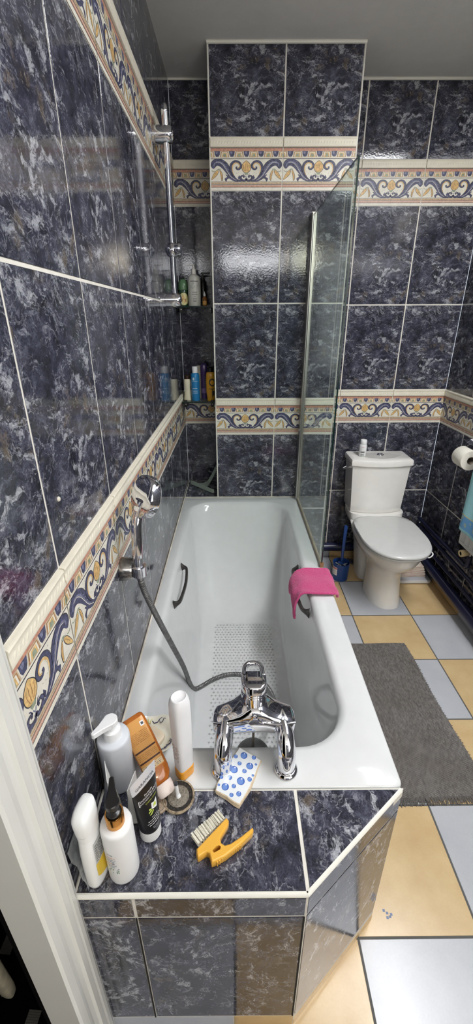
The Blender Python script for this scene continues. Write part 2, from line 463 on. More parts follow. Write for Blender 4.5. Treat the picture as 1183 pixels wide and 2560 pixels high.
# hanging ochre bells in the corners
both(poly, [(56, 372), (66, 338), (84, 306), (104, 290), (112, 300), (104, 326), (84, 352)], 'line', 2, smooth=2)
both(poly, [(58, 369), (68, 339), (86, 308), (104, 293), (109, 301), (101, 325), (82, 350)], 'ochre', 3, smooth=2)
both(poly, [(116, 292), (130, 300), (142, 336), (140, 372), (130, 376), (126, 340)], 'line', 2, smooth=2)
both(poly, [(118, 296), (129, 303), (139, 337), (137, 368), (131, 371), (128, 338)], 'ochre', 3, smooth=2)
both(stroke, [(76, 340), (92, 316), (104, 302)], 2.5, 'tan', 4, n=3); both(stroke, [(122, 302), (132, 336), (134, 362)], 2.5, 'tan', 4, n=3)
both(stroke, [(100, 294), (112, 284), (124, 288)], 8, 'green', 4, n=3); both(stroke, [(60, 296), (72, 304), (84, 300)], 5, 'green', 3, n=3)
for x, y in ((196, 222), (240, 318), (256, 312), (186, 246), (150, 226), (226, 306)): both(poly, [(x-3, y), (x, y-2), (x+3, y), (x, y+2)], 'green', 2)

def clip(pl, lo, hi):
    for lim, sg in ((lo, 1), (hi, -1)):
        out = []
        for i in range(len(pl)):
            a, b = pl[i-1], pl[i]; ia, ib = (a[0]-lim)*sg >= 0, (b[0]-lim)*sg >= 0
            if ia != ib:
                u = (lim-a[0])/(b[0]-a[0]); out.append((lim, a[1]+(b[1]-a[1])*u))
            if ib: out.append(b)
        pl = out
        if len(pl) < 3: return None
    return pl
CAP = [(118, .0006), (113, .0060), (105, .0078), (92, .0070), (70, .0062), (56, .0066), (48, .0085), (41, .0075), (38, .0035)]
def frieze(mb, O, U, V, N, u0, u1, pu, v0, v1):
    """one decorated tile from u0 to u1 whose full print starts at pu"""
    H = v1-v0
    lo, hi = (u0-pu+0.0020)/TW, (u1-pu-0.0020)/TW
    def P(s_, t_, d): return O+U*(pu+s_*TW)+V*(v0+t_*H)+N*d
    for layer, key, pl in TEMPLATE:
        q = clip(pl, lo, hi)
        if q: mb.face([P(a, b, 0.0003+layer*0.00012) for a, b in q], FM[key])
    rings = [[P(lo, (455-y)/417, d) for y, d in CAP], [P(hi, (455-y)/417, d) for y, d in CAP]]
    base = [P(lo, (455-118)/417, -.001), P(lo, 1, -.001)], [P(hi, (455-118)/417, -.001), P(hi, 1, -.001)]
    mb.loft([rings[0]+base[0][::-1], rings[1]+base[1][::-1]], FM['cap'], smooth=True)
    # twisted cord of the moulding
    n = 26
    for k in range(n):
        s_ = (k+.5)/n
        if not (lo+.012 < s_ < hi-.012): continue
        c = P(s_, (455-82)/417, 0.0062); pu_ = (U*0.0042+V*0.0062); pv_ = (U*0.0036-V*0.0024)
        ring = [c+pu_*math.cos(a)+pv_*math.sin(a) for a in (2*PI*j/8 for j in range(8))]
        ring2 = [c+(pu_*math.cos(a)+pv_*math.sin(a))*.55+N*0.0012 for a in (2*PI*j/8 for j in range(8))]
        mb.loft([ring, ring2], FM['cap'], cap0=False)

def lattice(start, lo, hi, step=TW):
    """joint positions between lo and hi; returns cells (u0, u1, print origin)"""
    k = math.floor((lo-start)/step); cells = []
    a = start+k*step
    while a < hi-1e-4:
        u0, u1 = max(a, lo), min(a+step, hi)
        if u1-u0 > 0.004: cells.append((u0, u1, a))
        a += step
    return cells
ROWS = [(0.049, ZA, ZA-0.472), (ZA, ZB, ZA), (ZC, ZD, ZC), (ZD, ZE, ZD), (ZF, HC, ZF)]
def tiled_wall(name, O, U, N, u0, u1, start, depth=0.04, zmin=0.0, zmax=HC, rows=ROWS, friezes=((ZB, ZC), (ZE, ZF)), cells=None, skip=None, label=None):
    O, U, N = Vector(O), Vector(U), Vector(N); V = Vector((0, 0, 1))
    mb = MB()
    slab(mb, O, U, V, N, u0, u1, zmin, zmax, depth, GROUT)
    cells = cells or lattice(start, u0, u1)
    for a, b, p in cells:
        for z0, z1, pz in rows:
            if z1 <= zmin or z0 >= zmax: continue
            tile(mb, O, U, V, N, a, b, max(z0, zmin), min(z1, zmax), p, pz)
    w = struct(mb.build(name, fix=False), label)
    if friezes:
        fb = MB()
        for a, b, p in cells:
            for z0, z1 in friezes: frieze(fb, O, U, V, N, a, b, p, z0, z1)
        fo = fb.build('decorated_tile_frieze', parent=w, fix=False, label='cream tile border with navy acanthus leaves and ochre palmettes')
    return w

# ------------------------------------------------------------------ room shell
PLASTER = mat('grey_white_ceiling_paint', (224, 223, 220), 0.85, bump=(180, 0.15))
WALLP = mat('white_wall_paint', (205, 203, 198), 0.8)
YD0, YD1 = -0.46, 0.316            # door opening in the left wall
YC = 0.424                         # outer edge of the door casing
tiled_wall('wall_left', (0, 0, 0), (0, 1, 0), (1, 0, 0), YD1+.012, YB, Y0, depth=.033, cells=lattice(Y0, YC, YB+.003), label='left wall of marbled blue tiles with two decorated borders')
mb = MB(); mb.box((-0.04, YD0, 2.12), (0, YD1, HC), WALLP); mb.box((-0.04, YREAR, 0), (0, YD0, HC), WALLP)
struct(mb.build('wall_left_rear'), 'painted wall around the doorway')
# niche back and wall behind the toilet (one plane), pillar in front
tiled_wall('wall_back', (0, YB, 0), (1, 0, 0), (0, -1, 0), 0, XR, XT0, cells=[(-0.002, PX0+0.03, 0.0)]+lattice(XT0, PX1-0.05, XR+.002), label='far wall of marbled blue tiles behind the toilet and in the corner niche')
pil = tiled_wall('wall_pillar', (0, YP, 0), (1, 0, 0), (0, -1, 0), PX0, PX1, PX0, depth=YB-YP, cells=[(PX0+.001, PX0+TW, PX0), (PX0+TW, PX1-.001, PX0+TW)], rows=[(0.049, ZA, ZA-.472)]+ROWS[1:], label='boxed-out tiled pillar at the end of the bath')
mb = MB()
for x in (PX0, PX1): mb.tube([(x, YP+.002, 0), (x, YP+.002, HC-.002)], 0.0036, TRIMW, 10)
for x, s_ in ((PX0, -1), (PX1, 1)):
    O, U, N, V = Vector((x, YP, 0)), Vector((0, 1, 0)), Vector((s_, 0, 0)), Vector((0, 0, 1))
    for z0, z1, pz in ROWS+[(ZB, ZC, ZB), (ZE, ZF, ZE)]: tile(mb, O+N*.002, U, V, N, .004, YB-YP, z0, z1, 0, pz)
mb.build('corner_trim', parent=pil)
wr = tiled_wall('wall_right', (XR, 0, 0), (0, 1, 0), (-1, 0, 0), 1.30, YB, YB-0.31, cells=lattice(2.322, 1.30, YB+.002), friezes=((ZB, ZC),), label='right wall of marbled blue tiles by the toilet')
# right wall around the added fill pane, and rear wall
WY0, WY1, WZ0, WZ1 = -2.30, -0.45, 0.90, 2.40
PLAIN = mat('dark_blue_wall_tile', (90, 92, 100), .15, var=.2, vscale=9)
RX0, RX1, RZ0, RZ1 = 1.14, 1.60, 2.26, 2.58
def wall_with_hole(name, O, U, N, u0, u1, h0, h1, z0, z1, label):
    """tiled wall with an opening from h0 to h1 and z0 to z1"""
    O, U, N = Vector(O), Vector(U), Vector(N); mb = MB()
    for a, b, c, d in ((u0, u1, 0, z0), (u0, u1, z1, HC), (u0, h0, z0, z1), (h1, u1, z0, z1)):
        if b-a < .001: continue
        slab(mb, O, U, Z_, N, a, b, c, d, .04, GROUT)
        for k in lattice(u0, a, b):
            for r in ((0, .52), (.52, .99), (.99, 1.19), (1.19, 1.67), (1.67, 2.14), (2.14, 2.34), (2.34, HC)):
                e, f_ = max(r[0], c), min(r[1], d)
                if f_-e > .01: tile(mb, O, U, Z_, N, k[0], k[1], e, f_, k[2], r[0], material=PLAIN)
    return struct(mb.build(name, fix=False), label)
X_, Y_, Z_ = Vector((1, 0, 0)), Vector((0, 1, 0)), Vector((0, 0, 1))
wall_with_hole('wall_right_front', (XR, 0, 0), (0, 1, 0), (-1, 0, 0), YREAR, 1.30, WY0, WY1, WZ0, WZ1, 'tiled wall around the added side fill pane')
wall_with_hole('wall_rear', (0, YREAR, 0), (1, 0, 0), (0, 1, 0), -.04, XR, RX0, RX1, RZ0, RZ1, 'tiled wall behind the camera')
SX0, SX1, SY0, SY1 = 1.19, 1.57, .12, 1.62      # roof window above the right of the room
mb = MB()
for a, b, c, d in ((-.9, SX0, YREAR-.04, YB+.04), (SX1, XR+.04, YREAR-.04, YB+.04), (SX0, SX1, YREAR-.04, SY0), (SX0, SX1, SY1, YB+.04)): mb.box((a, c, HC), (b, d, HC+.03), PLASTER)
struct(mb.build('ceiling'), 'grey-white painted ceiling')
# caulk line between tiles and ceiling
mb = MB()
mb.tube([(PX1, YB-.003, HC-.004), (XR, YB-.003, HC-.004)], .0065, TRIMW, 8); mb.tube([(0, YB-.003, HC-.004), (PX0, YB-.003, HC-.004)], .005, TRIMW, 8)
mb.tube([(PX0-.004, YP-.003, HC-.004), (PX1+.004, YP-.003, HC-.004)], .0065, TRIMW, 8)
struct(mb.build('trim_1'), 'white bead where the tiles meet the ceiling')

def emit(name, col, k):
    t = NT(name); t.b.inputs['Base Color'].default_value = (0.6, 0.6, 0.6, 1)
    t.b.inputs['Emission Color'].default_value = (*col, 1); t.b.inputs['Emission Strength'].default_value = k
    tc = t.new('ShaderNodeTexCoord'); n = t.noise(tc.outputs['Object'], 3.0, 2)
    t.link(t.ramp(n.outputs['Fac'], [(0.3, tuple(c*.85 for c in col)), (0.7, col)]), t.b.inputs['Emission Color'])
    return t.m
DAY = emit('frosted_pane_in_daylight', (0.98, 0.985, 1.0), 34.0)
DAY2 = emit('warm_frosted_pane_in_daylight', (1.0, 0.90, 0.72), 34.0)
FRAME = mat('white_window_frame', (225, 225, 222), 0.4)
w1 = thing('window_1', 'frosted roof window in the ceiling above the camera', 'window', ((SX0+SX1)/2, (SY0+SY1)/2, HC)); w1['kind'] = 'structure'
mb = MB()
for a, b in (((SX0, SY0, HC-.004), (SX0+.03, SY1, HC+.03)), ((SX1-.03, SY0, HC-.004), (SX1, SY1, HC+.03)), ((SX0, SY0, HC-.004), (SX1, SY0+.03, HC+.03)), ((SX0, SY1-.03, HC-.004), (SX1, SY1, HC+.03))): mb.box(a, b, FRAME)
mb.build('window_frame', w1, True)
mb = MB(); mb.box((SX0+.025, SY0+.025, HC+.004), (SX1-.025, SY1-.025, HC+.008), DAY); mb.build('window_pane', w1, True)
FILL4 = emit('side_fill_pane', (0.98, 0.97, 0.95), 4.6)
fl4 = thing('side_fill_light', 'glowing fill pane added in the right wall behind the camera', 'window', (XR, (WY0+WY1)/2, WZ0)); fl4['kind'] = 'structure'  # added fill light, framed like a window, to lift the ceiling
mb = MB()
for a, b in (((XR-.005, WY0, WZ0), (XR+.04, WY0+.06, WZ1)), ((XR-.005, WY1-.06, WZ0), (XR+.04, WY1, WZ1)), ((XR-.005, WY0, WZ0), (XR+.04, WY1, WZ0+.06)), ((XR-.005, WY0, WZ1-.06), (XR+.04, WY1, WZ1)), ((XR-.005, (WY0+WY1)/2-.035, WZ0), (XR+.04, (WY0+WY1)/2+.035, WZ1))): mb.box(a, b, FRAME)
mb.build('window_frame', fl4, True)
mb = MB(); mb.box((XR+.015, WY0+.05, WZ0+.05), (XR+.02, WY1-.05, WZ1-.05), FILL4); mb.build('window_pane', fl4, True)
w2 = thing('window_2', 'small high window in the rear wall', 'window', ((RX0+RX1)/2, YREAR, RZ0)); w2['kind'] = 'structure'
mb = MB()
for a, b in (((RX0, YREAR-.04, RZ0), (RX0+.03, YREAR+.005, RZ1)), ((RX1-.03, YREAR-.04, RZ0), (RX1, YREAR+.005, RZ1)), ((RX0, YREAR-.04, RZ0), (RX1, YREAR+.005, RZ0+.03)), ((RX0, YREAR-.04, RZ1-.03), (RX1, YREAR+.005, RZ1))): mb.box(a, b, FRAME)
mb.build('window_frame', w2, True)
mb = MB(); mb.box((RX0+.025, YREAR-.02, RZ0+.025), (RX1-.025, YREAR-.015, RZ1-.025), DAY2); mb.build('window_pane', w2, True)

DAY3 = emit('dim_frosted_pane', (0.96, 0.97, 1.0), 16.0)
w3 = thing('window_3', 'wide dim high window in the rear wall', 'window', (.6, YREAR, 2.26)); w3['kind'] = 'structure'
mb = MB(); mb.box((.12, YREAR+.001, 2.26), (1.06, YREAR+.012, 2.52), FRAME); mb.build('window_frame', w3, True)
mb = MB(); mb.box((.15, YREAR+.013, 2.29), (1.03, YREAR+.016, 2.49), DAY3); mb.build('window_pane', w3, True)

# floor
def floor_mat(name, c0, c1):
    t = NT(name); tc = t.new('ShaderNodeTexCoord'); P = tc.outputs['Object']
    n = t.noise(P, 7, 6, 0.6); c = t.ramp(n.outputs['Fac'], [(0.32, rgb(*c0)), (0.68, rgb(*c1))])
    s_ = t.ramp(t.noise(P, 180, 2).outputs['Fac'], [(0.3, (0.96,)*3), (0.7, (1.0,)*3)])
    t.link(t.mix(1.0, c, s_, 'MULTIPLY'), t.b.inputs['Base Color']); t.b.inputs['Roughness'].default_value = 0.24
    t.bump(t.noise(P, 60, 3).outputs['Fac'], 0.05, 0.003)
    return t.m
FWHITE = floor_mat('white_floor_tile', (182, 185, 191), (192, 194, 199)); FBEIGE = floor_mat('beige_floor_tile', (202, 172, 126), (216, 190, 144))
FGROUT = mat('dark_grey_floor_grout', (92, 92, 90), 0.85, bump=(300, .2))
mb = MB(); X_, Y_, Z_ = Vector((1, 0, 0)), Vector((0, 1, 0)), Vector((0, 0, 1)); O0 = Vector((0, 0, 0))
slab(mb, O0, X_, Y_, Z_, -0.045, XR, YREAR, YB, 0.04, FGROUT)
for i in range(-3, 4):
    for j in range(-11, 6):
        u0, u1, v0, v1 = FX+i*FW, FX+(i+1)*FW, FY+j*FW, FY+(j+1)*FW
        u0, u1, v0, v1 = max(u0, -.04), min(u1, XR), max(v0, YREAR), min(v1, YB)
        if u1-u0 < .01 or v1-v0 < .01: continue
        tile(mb, O0, X_, Y_, Z_, u0, u1, v0, v1, u0, v0, material=FWHITE if (i+j) % 2 == 0 else FBEIGE, gap=.0062)
# small blue-grey chip in the near beige tile
for k, (x, y) in enumerate([(0.738, .628), (.746, .622), (.752, .614), (.744, .612), (.757, .619)]):
    mb.box((x, y, -.0004), (x+.007, y+.006, .0004), mat('chipped_glaze', (128, 140, 168), .6))
struct(mb.build('floor', fix=False), 'floor of white and beige tiles laid in a chequer')
# skirting of cut floor tiles
def skirting(name, O, U, N, u0, u1, start, h, par, label):
    O, U, N = Vector(O), Vector(U), Vector(N); mb = MB()
    slab(mb, O+N*.009, U, Z_, N, u0, u1, 0, h, .009, FGROUT)
    k = math.floor((u0-start)/FW); a = start+k*FW
    while a < u1-1e-4:
        tile(mb, O+N*.0095, U, Z_, N, max(a, u0), min(a+FW, u1), 0, h, 0, 0, material=FWHITE if (k+par) % 2 == 0 else FBEIGE, gap=.004); a += FW; k += 1
    return struct(mb.build(name, fix=False), label)
skirting('baseboard_back', (0, YB, 0), (1, 0, 0), (0, -1, 0), PX1, XR, FX, .046, 0, 'tile skirting under the blue pipe')
skirting('baseboard_right', (XR, 0, 0), (0, 1, 0), (-1, 0, 0), -.6, YB, FY, .046, 0, 'tile skirting along the right wall')

# door opening on the left: casing, jamb, dark hall
CAS = mat('white_gloss_woodwork', (214, 214, 208), 0.32, var=.03, vscale=6)
prof = [(.424, 0), (.424, .006), (.418, .010), (.413, .010), (.411, .013), (.404, .016), (.394, .016), (.389, .012), (.387, .016), (.384, .018), (.370, .0185), (.366, .014), (.356, .0125), (.348, .015), (.344, .019), (.338, .020), (.322, .020), (.316, .018), (.316, 0)]
mb = MB()
mb.loft([[Vector((d, y, z)) for y, d in prof] for z in (0, 2.20)], CAS, smooth=False)
mb.box((0, YD0-.1, 2.10), (.018, YD1+.02, 2.20), CAS); mb.box((0, YD0-.1, 0), (.018, YD0, 2.20), CAS)
struct(mb.build('trim_2'), 'white moulded door casing at the left edge')
mb = MB(); mb.box((-.034, YD1, 0), (.0, YD1+.0118, 2.12), CAS); mb.box((-.06, YD0-.012, 0), (0, YD0, 2.12), CAS); mb.box((-.06, YD0, 2.10), (0, YD1, 2.12), CAS)
struct(mb.build('trim_3'), 'white door jamb lining')
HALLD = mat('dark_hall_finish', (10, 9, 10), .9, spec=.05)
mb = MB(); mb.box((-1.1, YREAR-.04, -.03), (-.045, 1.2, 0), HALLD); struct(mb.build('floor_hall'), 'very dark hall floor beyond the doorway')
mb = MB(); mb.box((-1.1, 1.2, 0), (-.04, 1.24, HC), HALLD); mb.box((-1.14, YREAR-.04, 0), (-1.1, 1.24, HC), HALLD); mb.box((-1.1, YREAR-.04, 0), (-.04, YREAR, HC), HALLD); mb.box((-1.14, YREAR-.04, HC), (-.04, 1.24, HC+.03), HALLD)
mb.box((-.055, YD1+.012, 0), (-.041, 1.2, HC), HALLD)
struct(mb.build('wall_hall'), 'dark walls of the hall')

# ------------------------------------------------------------------ bath
def bath():
    t = thing('bathtub', 'white enamel bathtub with dark grip handles between the tiled wall and the glass screen', 'bathtub', (0.35, 1.48, 0.0))
    mb = MB()
    def RR(x0, x1, y0, y1, r, z, z2=None): 
        return [Vector((x, y, z if z2 is None else z+(z2-z)*(y-y0)/(y1-y0))) for x, y in rounded_rect(x0, x1, y0, y1, r, 10, 10)]
    e = .0025
    rings = [RR(e, .697, YTUB, YP-e, .018, ZT-.045), RR(e, .700, YTUB, YP-e, .02, ZT-.020), RR(e, .700, YTUB, YP-e, .02, ZT-.008), RR(e, .697, YTUB+.002, YP-e, .02, ZT-.002), RR(.006, .692, YTUB+.006, YP-.006, .022, ZT)]
    # opening outline at the rim
    A = (.058, .602, .722, 2.250, .135)
    B = (.150, .535, .840, 1.700, .11)
    rings.append(RR(A[0]-.022, A[1]+.022, A[2]-.02, A[3]+.022, A[4]+.015, ZT))
    rings.append(RR(A[0]-.008, A[1]+.008, A[2]-.008, A[3]+.008, A[4]+.006, ZT-.002))
    zb = .195
    # (depth fraction, blend towards floor outline for x, near end, far end)
    for d, bx, bn, bf in [(.03, .0, .0, .0), (.08, .05, .04, .035), (.20, .16, .12, .13), (.35, .30, .22, .27), (.5, .44, .32, .42), (.65, .58, .42, .58), (.78, .70, .54, .72), (.88, .80, .68, .84), (.95, .89, .82, .93), (.985, .96, .93, 1.0), (1.0, 1.08, 1.06, 1.08)]:
        z = ZT-.006-(ZT-.006-zb)*d
        r = A[4]+(B[4]-A[4])*min(1, bx)
        rings.append(RR(A[0]+(B[0]-A[0])*bx, A[1]+(B[1]-A[1])*bx, A[2]+(B[2]-A[2])*bn, A[3]+(B[3]-A[3])*bf, r, z))
    rings.append(RR(.26, .43, .95, 1.55, .07, zb-.001))
    mb.loft(rings, ENAMEL, cap0=False)
    mb.build('tub_shell', t, True, angle=60)
    # anti-slip print
    ANTI = mat('matt_grey_print', (194, 196, 196), .5)
    mb = MB(); rows, cols = 46, 17; x0, x1, y0, y1 = .212, .488, .92, 1.70
    for j in range(rows):
        for i in range(cols):
            x = x0+(x1-x0)*(i+(.5 if j % 2 else 0))/cols; y = y0+(y1-y0)*j/rows
            for a, b in ((.0055, .0013), (.0013, .0055)):
                mb.face([(x-a, y-b, zb+.0008), (x+a, y-b, zb+.0008), (x+a, y+b, zb+.0008), (x-a, y+b, zb+.0008)], ANTI)
    mb.build('anti_slip_print', t, True, label='rows of small grey crosses printed on the bath floor')
    # grips: forged bow with flared feet
    GRIP = mat('weathered_grip_metal', (86, 84, 82), .32, .7, var=.2, vscale=90)
    for s_, xw, y0, y1, z in ((1, .066, 1.345, 1.620, .555), (-1, .592, 1.290, 1.600, .555)):
        mb = MB(); h = .027
        path = catmull([(xw-.002*s_, y0, z), (xw+.018*s_, y0+.012, z+.004), (xw+h*s_, y0+.045, z+.008), (xw+(h+.006)*s_, (y0+y1)/2, z+.009), (xw+h*s_, y1-.045, z+.008), (xw+.018*s_, y1-.012, z+.004), (xw-.002*s_, y1, z)], 8)
        N = len(path); rings = []
        for i, p in enumerate(path):
            d = (path[min(i+1, N-1)]-path[max(i-1, 0)]).normalized(); up = Vector((0, 0, 1)); sd = d.cross(up).normalized()
            u = abs(i/(N-1)*2-1); w = .0085+.015*(max(0, u-.70)/.30)**1.5; th = .0062
            rings.append([p+up*(w*math.copysign(abs(math.cos(a))**.6, math.cos(a)))+sd*(th*math.copysign(abs(math.sin(a))**.6, math.sin(a))) for a in (2*PI*k/14 for k in range(14))])
        mb.loft(rings, GRIP); mb.build('grip_handle', t, True, label='tarnished dark metal bath grip')
    # silicone line along wall
    mb = MB(); mb.tube([(.0032, YTUB+.01, ZT+.0002), (.0032, YP-.003, ZT+.0002)], .003, mat('aged_silicone', (206, 198, 184), .5, var=.35, vscale=14), 8)
    mb.tube([(.0032, YP-.003, ZT+.0002), (.69, YP-.003, ZT+.0002)], .0028, MATS['aged_silicone'], 8)
    mb.build('silicone_joint', t, True, label='stained silicone joint')
    return t
bath()

# tiled surround of the bath
def surround():
    t = thing('bath_surround', 'marbled blue tiled shelf and panels boxing in the near end of the bath', 'bath surround', (.35, .6, 0))
    mb = MB(); yb = YTUB-.002
    # top
    def toptile(poly, pu, pv):
        P = [(x, y, ZT) for x, y in poly]
        mb.face(P, MARBLE, [(y-pv, x-pu) for x, y in poly])
        n = len(poly)
        for k in range(n):
            a, b = P[k], P[(k+1) % n]; mb.face([a, (a[0], a[1], ZT-.003), (b[0], b[1], ZT-.003), b], MARBLE, [(0, 0)]*4)
    x0 = .006; sm = .446
    toptile([(x0, YS+.007), (sm-.004, YS+.007), (sm-.004, yb-.004), (x0, yb-.004)], .1, .4)
    toptile([(sm+.004, YS+.010), (.688, yb-.004), (sm+.004, yb-.004)], .446, .33)
    body_ = [(.001, YS+.003), (XCH-.001, YS+.003), (.697, yb-.002), (.697, yb), (.001, yb)]
    mb.prism(body_, ZT-.03, ZT-.0016, GROUT)
    mb.tube([(.0035, YS+.008, ZT+.0006), (.0035, yb, ZT+.0006)], .0030, GROUT, 8)
    mb.build('shelf_top', t, True, fix=False)
    # edge trim along the front and the chamfer
    mb = MB()
    d = Vector((.697-XCH, yb-YS, 0)).normalized(); nrm = Vector((d.y, -d.x, 0))
    for a, b in ((Vector((.001, YS, 0)), Vector((XCH, YS, 0))), (Vector((XCH, YS, 0)), Vector((.693, yb-.005, 0)))):
        dd = (b-a).normalized(); nn = Vector((dd.y, -dd.x, 0))
        pr = [(-.001, ZT-.010), (.0012, ZT-.007), (.0016, ZT-.004), (0, ZT-.001), (-.003, ZT+.0012), (-.0058, ZT+.0012), (-.0066, ZT-.003)]
        rings = [[p+nn*o+Vector((0, 0, z)) for o, z in pr] for p in (a+dd*.000, b)]
        mb.loft(rings, TRIMW)
    mb.build('edge_trim', t, True)
    # vertical panels
    zr = .520
    BG = mat('black_gap', (12, 12, 12), .8)
    def panel(name, a, b, seams, flip):
        a, b = Vector(a), Vector(b); U = (b-a).normalized(); L = (b-a).length; N = Vector((U.y, -U.x, 0)); V = Z_
        mb = MB(); slab(mb, a, U, V, N, 0, L, .0, ZT-.0102, .02, GROUT)
        ed = [0]+seams+[L]
        for i in range(len(ed)-1):
            tile(mb, a, U, V, N, ed[i], ed[i+1], zr, ZT-.0085, flip+.05, .18, rot=True)
            tile(mb, a, U, V, N, ed[i], ed[i+1], .054, zr, flip, .0, rot=True)
        for s_ in seams+([L-.0035] if name == 'front_panel' else []):
            mb.box((s_-.0016, -.0012, .056), (s_+.0016, .0004, zr-.002), BG, Matrix((U.to_4d()*1, (-N).to_4d(), V.to_4d(), Vector((0, 0, 0, 1)))).transposed() if 0 else Matrix(((U.x, -N.x, 0, a.x), (U.y, -N.y, 0, a.y), (0, 0, 1, 0), (0, 0, 0, 1))))
        # plinth of floor tile
        if name == 'front_panel':
            tile(mb, a, U, V, N, 0, .300, 0, .052, 0, 0, material=FWHITE, gap=.002); tile(mb, a, U, V, N, .300, L, 0, .052, 0, 0, material=FBEIGE, gap=.002)
        elif name == 'corner_panel': tile(mb, a, U, V, N, 0, L, 0, .030, 0, 0, material=FBEIGE, gap=.002)
        else:
            for k in range(6): tile(mb, a, U, V, N, k*.3, min((k+1)*.3, L), 0, .052, 0, 0, material=(FWHITE, FBEIGE)[k % 2], gap=.002)
        return mb.build(name, t, True, fix=False)
    panel('front_panel', (.001, YS, 0), (XCH, YS, 0), [.112], -.1)
    panel('corner_panel', (XCH, YS, 0), (.699, yb, 0), [], .1)
    panel('side_panel', (.694, yb+.004, 0), (.694, YP-.003, 0), [.33, .66, .99, 1.32, 1.65], 0)
surround()

# niche ledge behind the bath, left of the pillar
mb = MB()
slab(mb, Vector((0, YP, ZT)), X_, Y_, Z_, .002, PX0, 0, YB-YP-.002, .03, GROUT)
tile(mb, Vector((0, YP, ZT)), X_, Y_, Z_, .003, PX0-.001, .003, YB-YP-.004, .05, .0, rot=True)
struct(mb.build('trim_4', fix=False), 'tiled ledge in the corner niche')

# ------------------------------------------------------------------ bath mixer tap
def mixer():
    t = thing('bath_mixer_tap', 'chrome lever bath mixer standing on two legs at the near rim of the bath', 'tap', (.354, .66, ZT))
    for x in (.279, .430):
        mb = MB()
        mb.lathe([(.0275, 0), (.0285, .003), (.0275, .006), (.024, .009), (.022, .010)], CHROME, 32, Matrix.Translation((x, .656, ZT+.0006)))
        mb.build('base_flange', t, True)
        mb = MB()
        path = catmull([(x, .656, ZT+.006), (x, .656, .628), (x, .660, .656), (x+(.354-x)*.03, .678, .680), (x+(.354-x)*.08, .706, .689), (x+(.354-x)*.10, .738, .689)], 8)
        mb.tube(path, .0215, CHROME, 28); mb.build('leg', t, True)
    # body: moustache-shaped bridge
    mb = MB(); rings = []
    for x, yc, hy, zb, zt in [(-.101, .722, .006, .708, .728), (-.099, .722, .022, .700, .738), (-.090, .724, .031, .696, .744), (-.070, .727, .034, .694, .748), (-.050, .731, .036, .693, .755), (-.034, .735, .039, .693, .766), (-.020, .737, .042, .693, .776), (0, .738, .043, .693, .780)]:
        rings.append((x, yc, hy, zb, zt))
    rings += [(-x, a, b, c, d) for x, a, b, c, d in rings[:-1][::-1]]
    R = []
    for x, yc, hy, zb_, zt_ in rings:
        zc, hz = (zb_+zt_)/2, (zt_-zb_)/2
        R.append([Vector((.3545+x, yc+a, zc-.035+b)) for a, b in superellipse(hy, hz, 28, 3.4)])
    mb.loft(R, CHROME); mb.build('bridge_body', t, True, angle=60)
    mb = MB()   # bright lip under the top of the bridge
    lip = catmull([(.256, .700, .739), (.300, .692, .741), (.335, .695, .744), (.348, .697, .756), (.3545, .697, .764), (.361, .697, .756), (.374, .695, .744), (.409, .692, .741), (.453, .700, .739)], 6)
    mb.tube([p-Vector((0, 0, .035)) for p in lip], .0028, CHROME, 8); mb.build('lip', t, True)
    ax = Vector((0, .16, 1)).normalized(); M = rotM(ax, (1, 0, 0), (.3545, .740, .740))
    mb = MB()
    mb.lathe([(.031, -.02), (.031, .018), (.0295, .020), (.0295, .022), (.031, .024), (.0295, .026), (.0295, .028), (.031, .030), (.031, .046), (.029, .049), (.026, .050)], CHROME, 36, M)
    collar = mb.build('cartridge_collar', t, True)
    # lever: loop handle rising away from the collar
    mb = MB()
    def L(u, v, w): return M @ Vector((u, v, w))
    # wedge cap
    rings = []
    for v, hw, z0, z1 in [(-.029, .010, .045, .049), (-.026, .020, .043, .051), (-.015, .029, .043, .053), (.0, .031, .042, .055), (.014, .031, .042, .0565), (.026, .0300, .0425, .057)]:
        rings.append([L(a, v, (z0+z1)/2+b) for a, b in superellipse(hw, (z1-z0)/2, 24, 3.0)])
    mb.loft(rings, CHROME); 
    for s_ in (-1, 1): mb.tube(catmull([L(s_*.0235, .016, .050), L(s_*.0225, .032, .0505), L(s_*.0205, .048, .052), L(s_*.012, .059, .0535), L(0, .062, .054)], 6), [.0068]*25, CHROME, 12)
    mb.build('lever', collar, True, angle=60)
    # outlet for the shower hose under the right of the bridge, and bath spout below
    mb = MB(); mb.tube([(.400, .745, .670), (.404, .752, .645)], .0115, CHROME, 18); mb.build('hose_outlet', t, True)
    mb = MB(); mb.tube(catmull([(.345, .750, .675), (.345, .775, .660), (.345, .785, .640)], 6), .013, CHROME, 20); mb.build('spout', t, True)
mixer()

# plug standing in the bath drain
t = thing('bath_drain_plug', 'dark grey domed plug with a thin stem on the bath floor under the tap', 'plug', (.369, .978, .196))
mb = MB(); mb.lathe([(.056, 0), (.058, .004), (.054, .011), (.040, .021), (.020, .028), (.007, .031), (.006, .034)], mat('dark_grey_rubber', (66, 66, 66), .45), 36); mb.build('dome', t)
mb = MB(); mb.tube([(0, 0, .028), (0, 0, .115)], .0045, mat('dull_bronze', (104, 96, 86), .35, .7), 12); mb.build('stem', t)

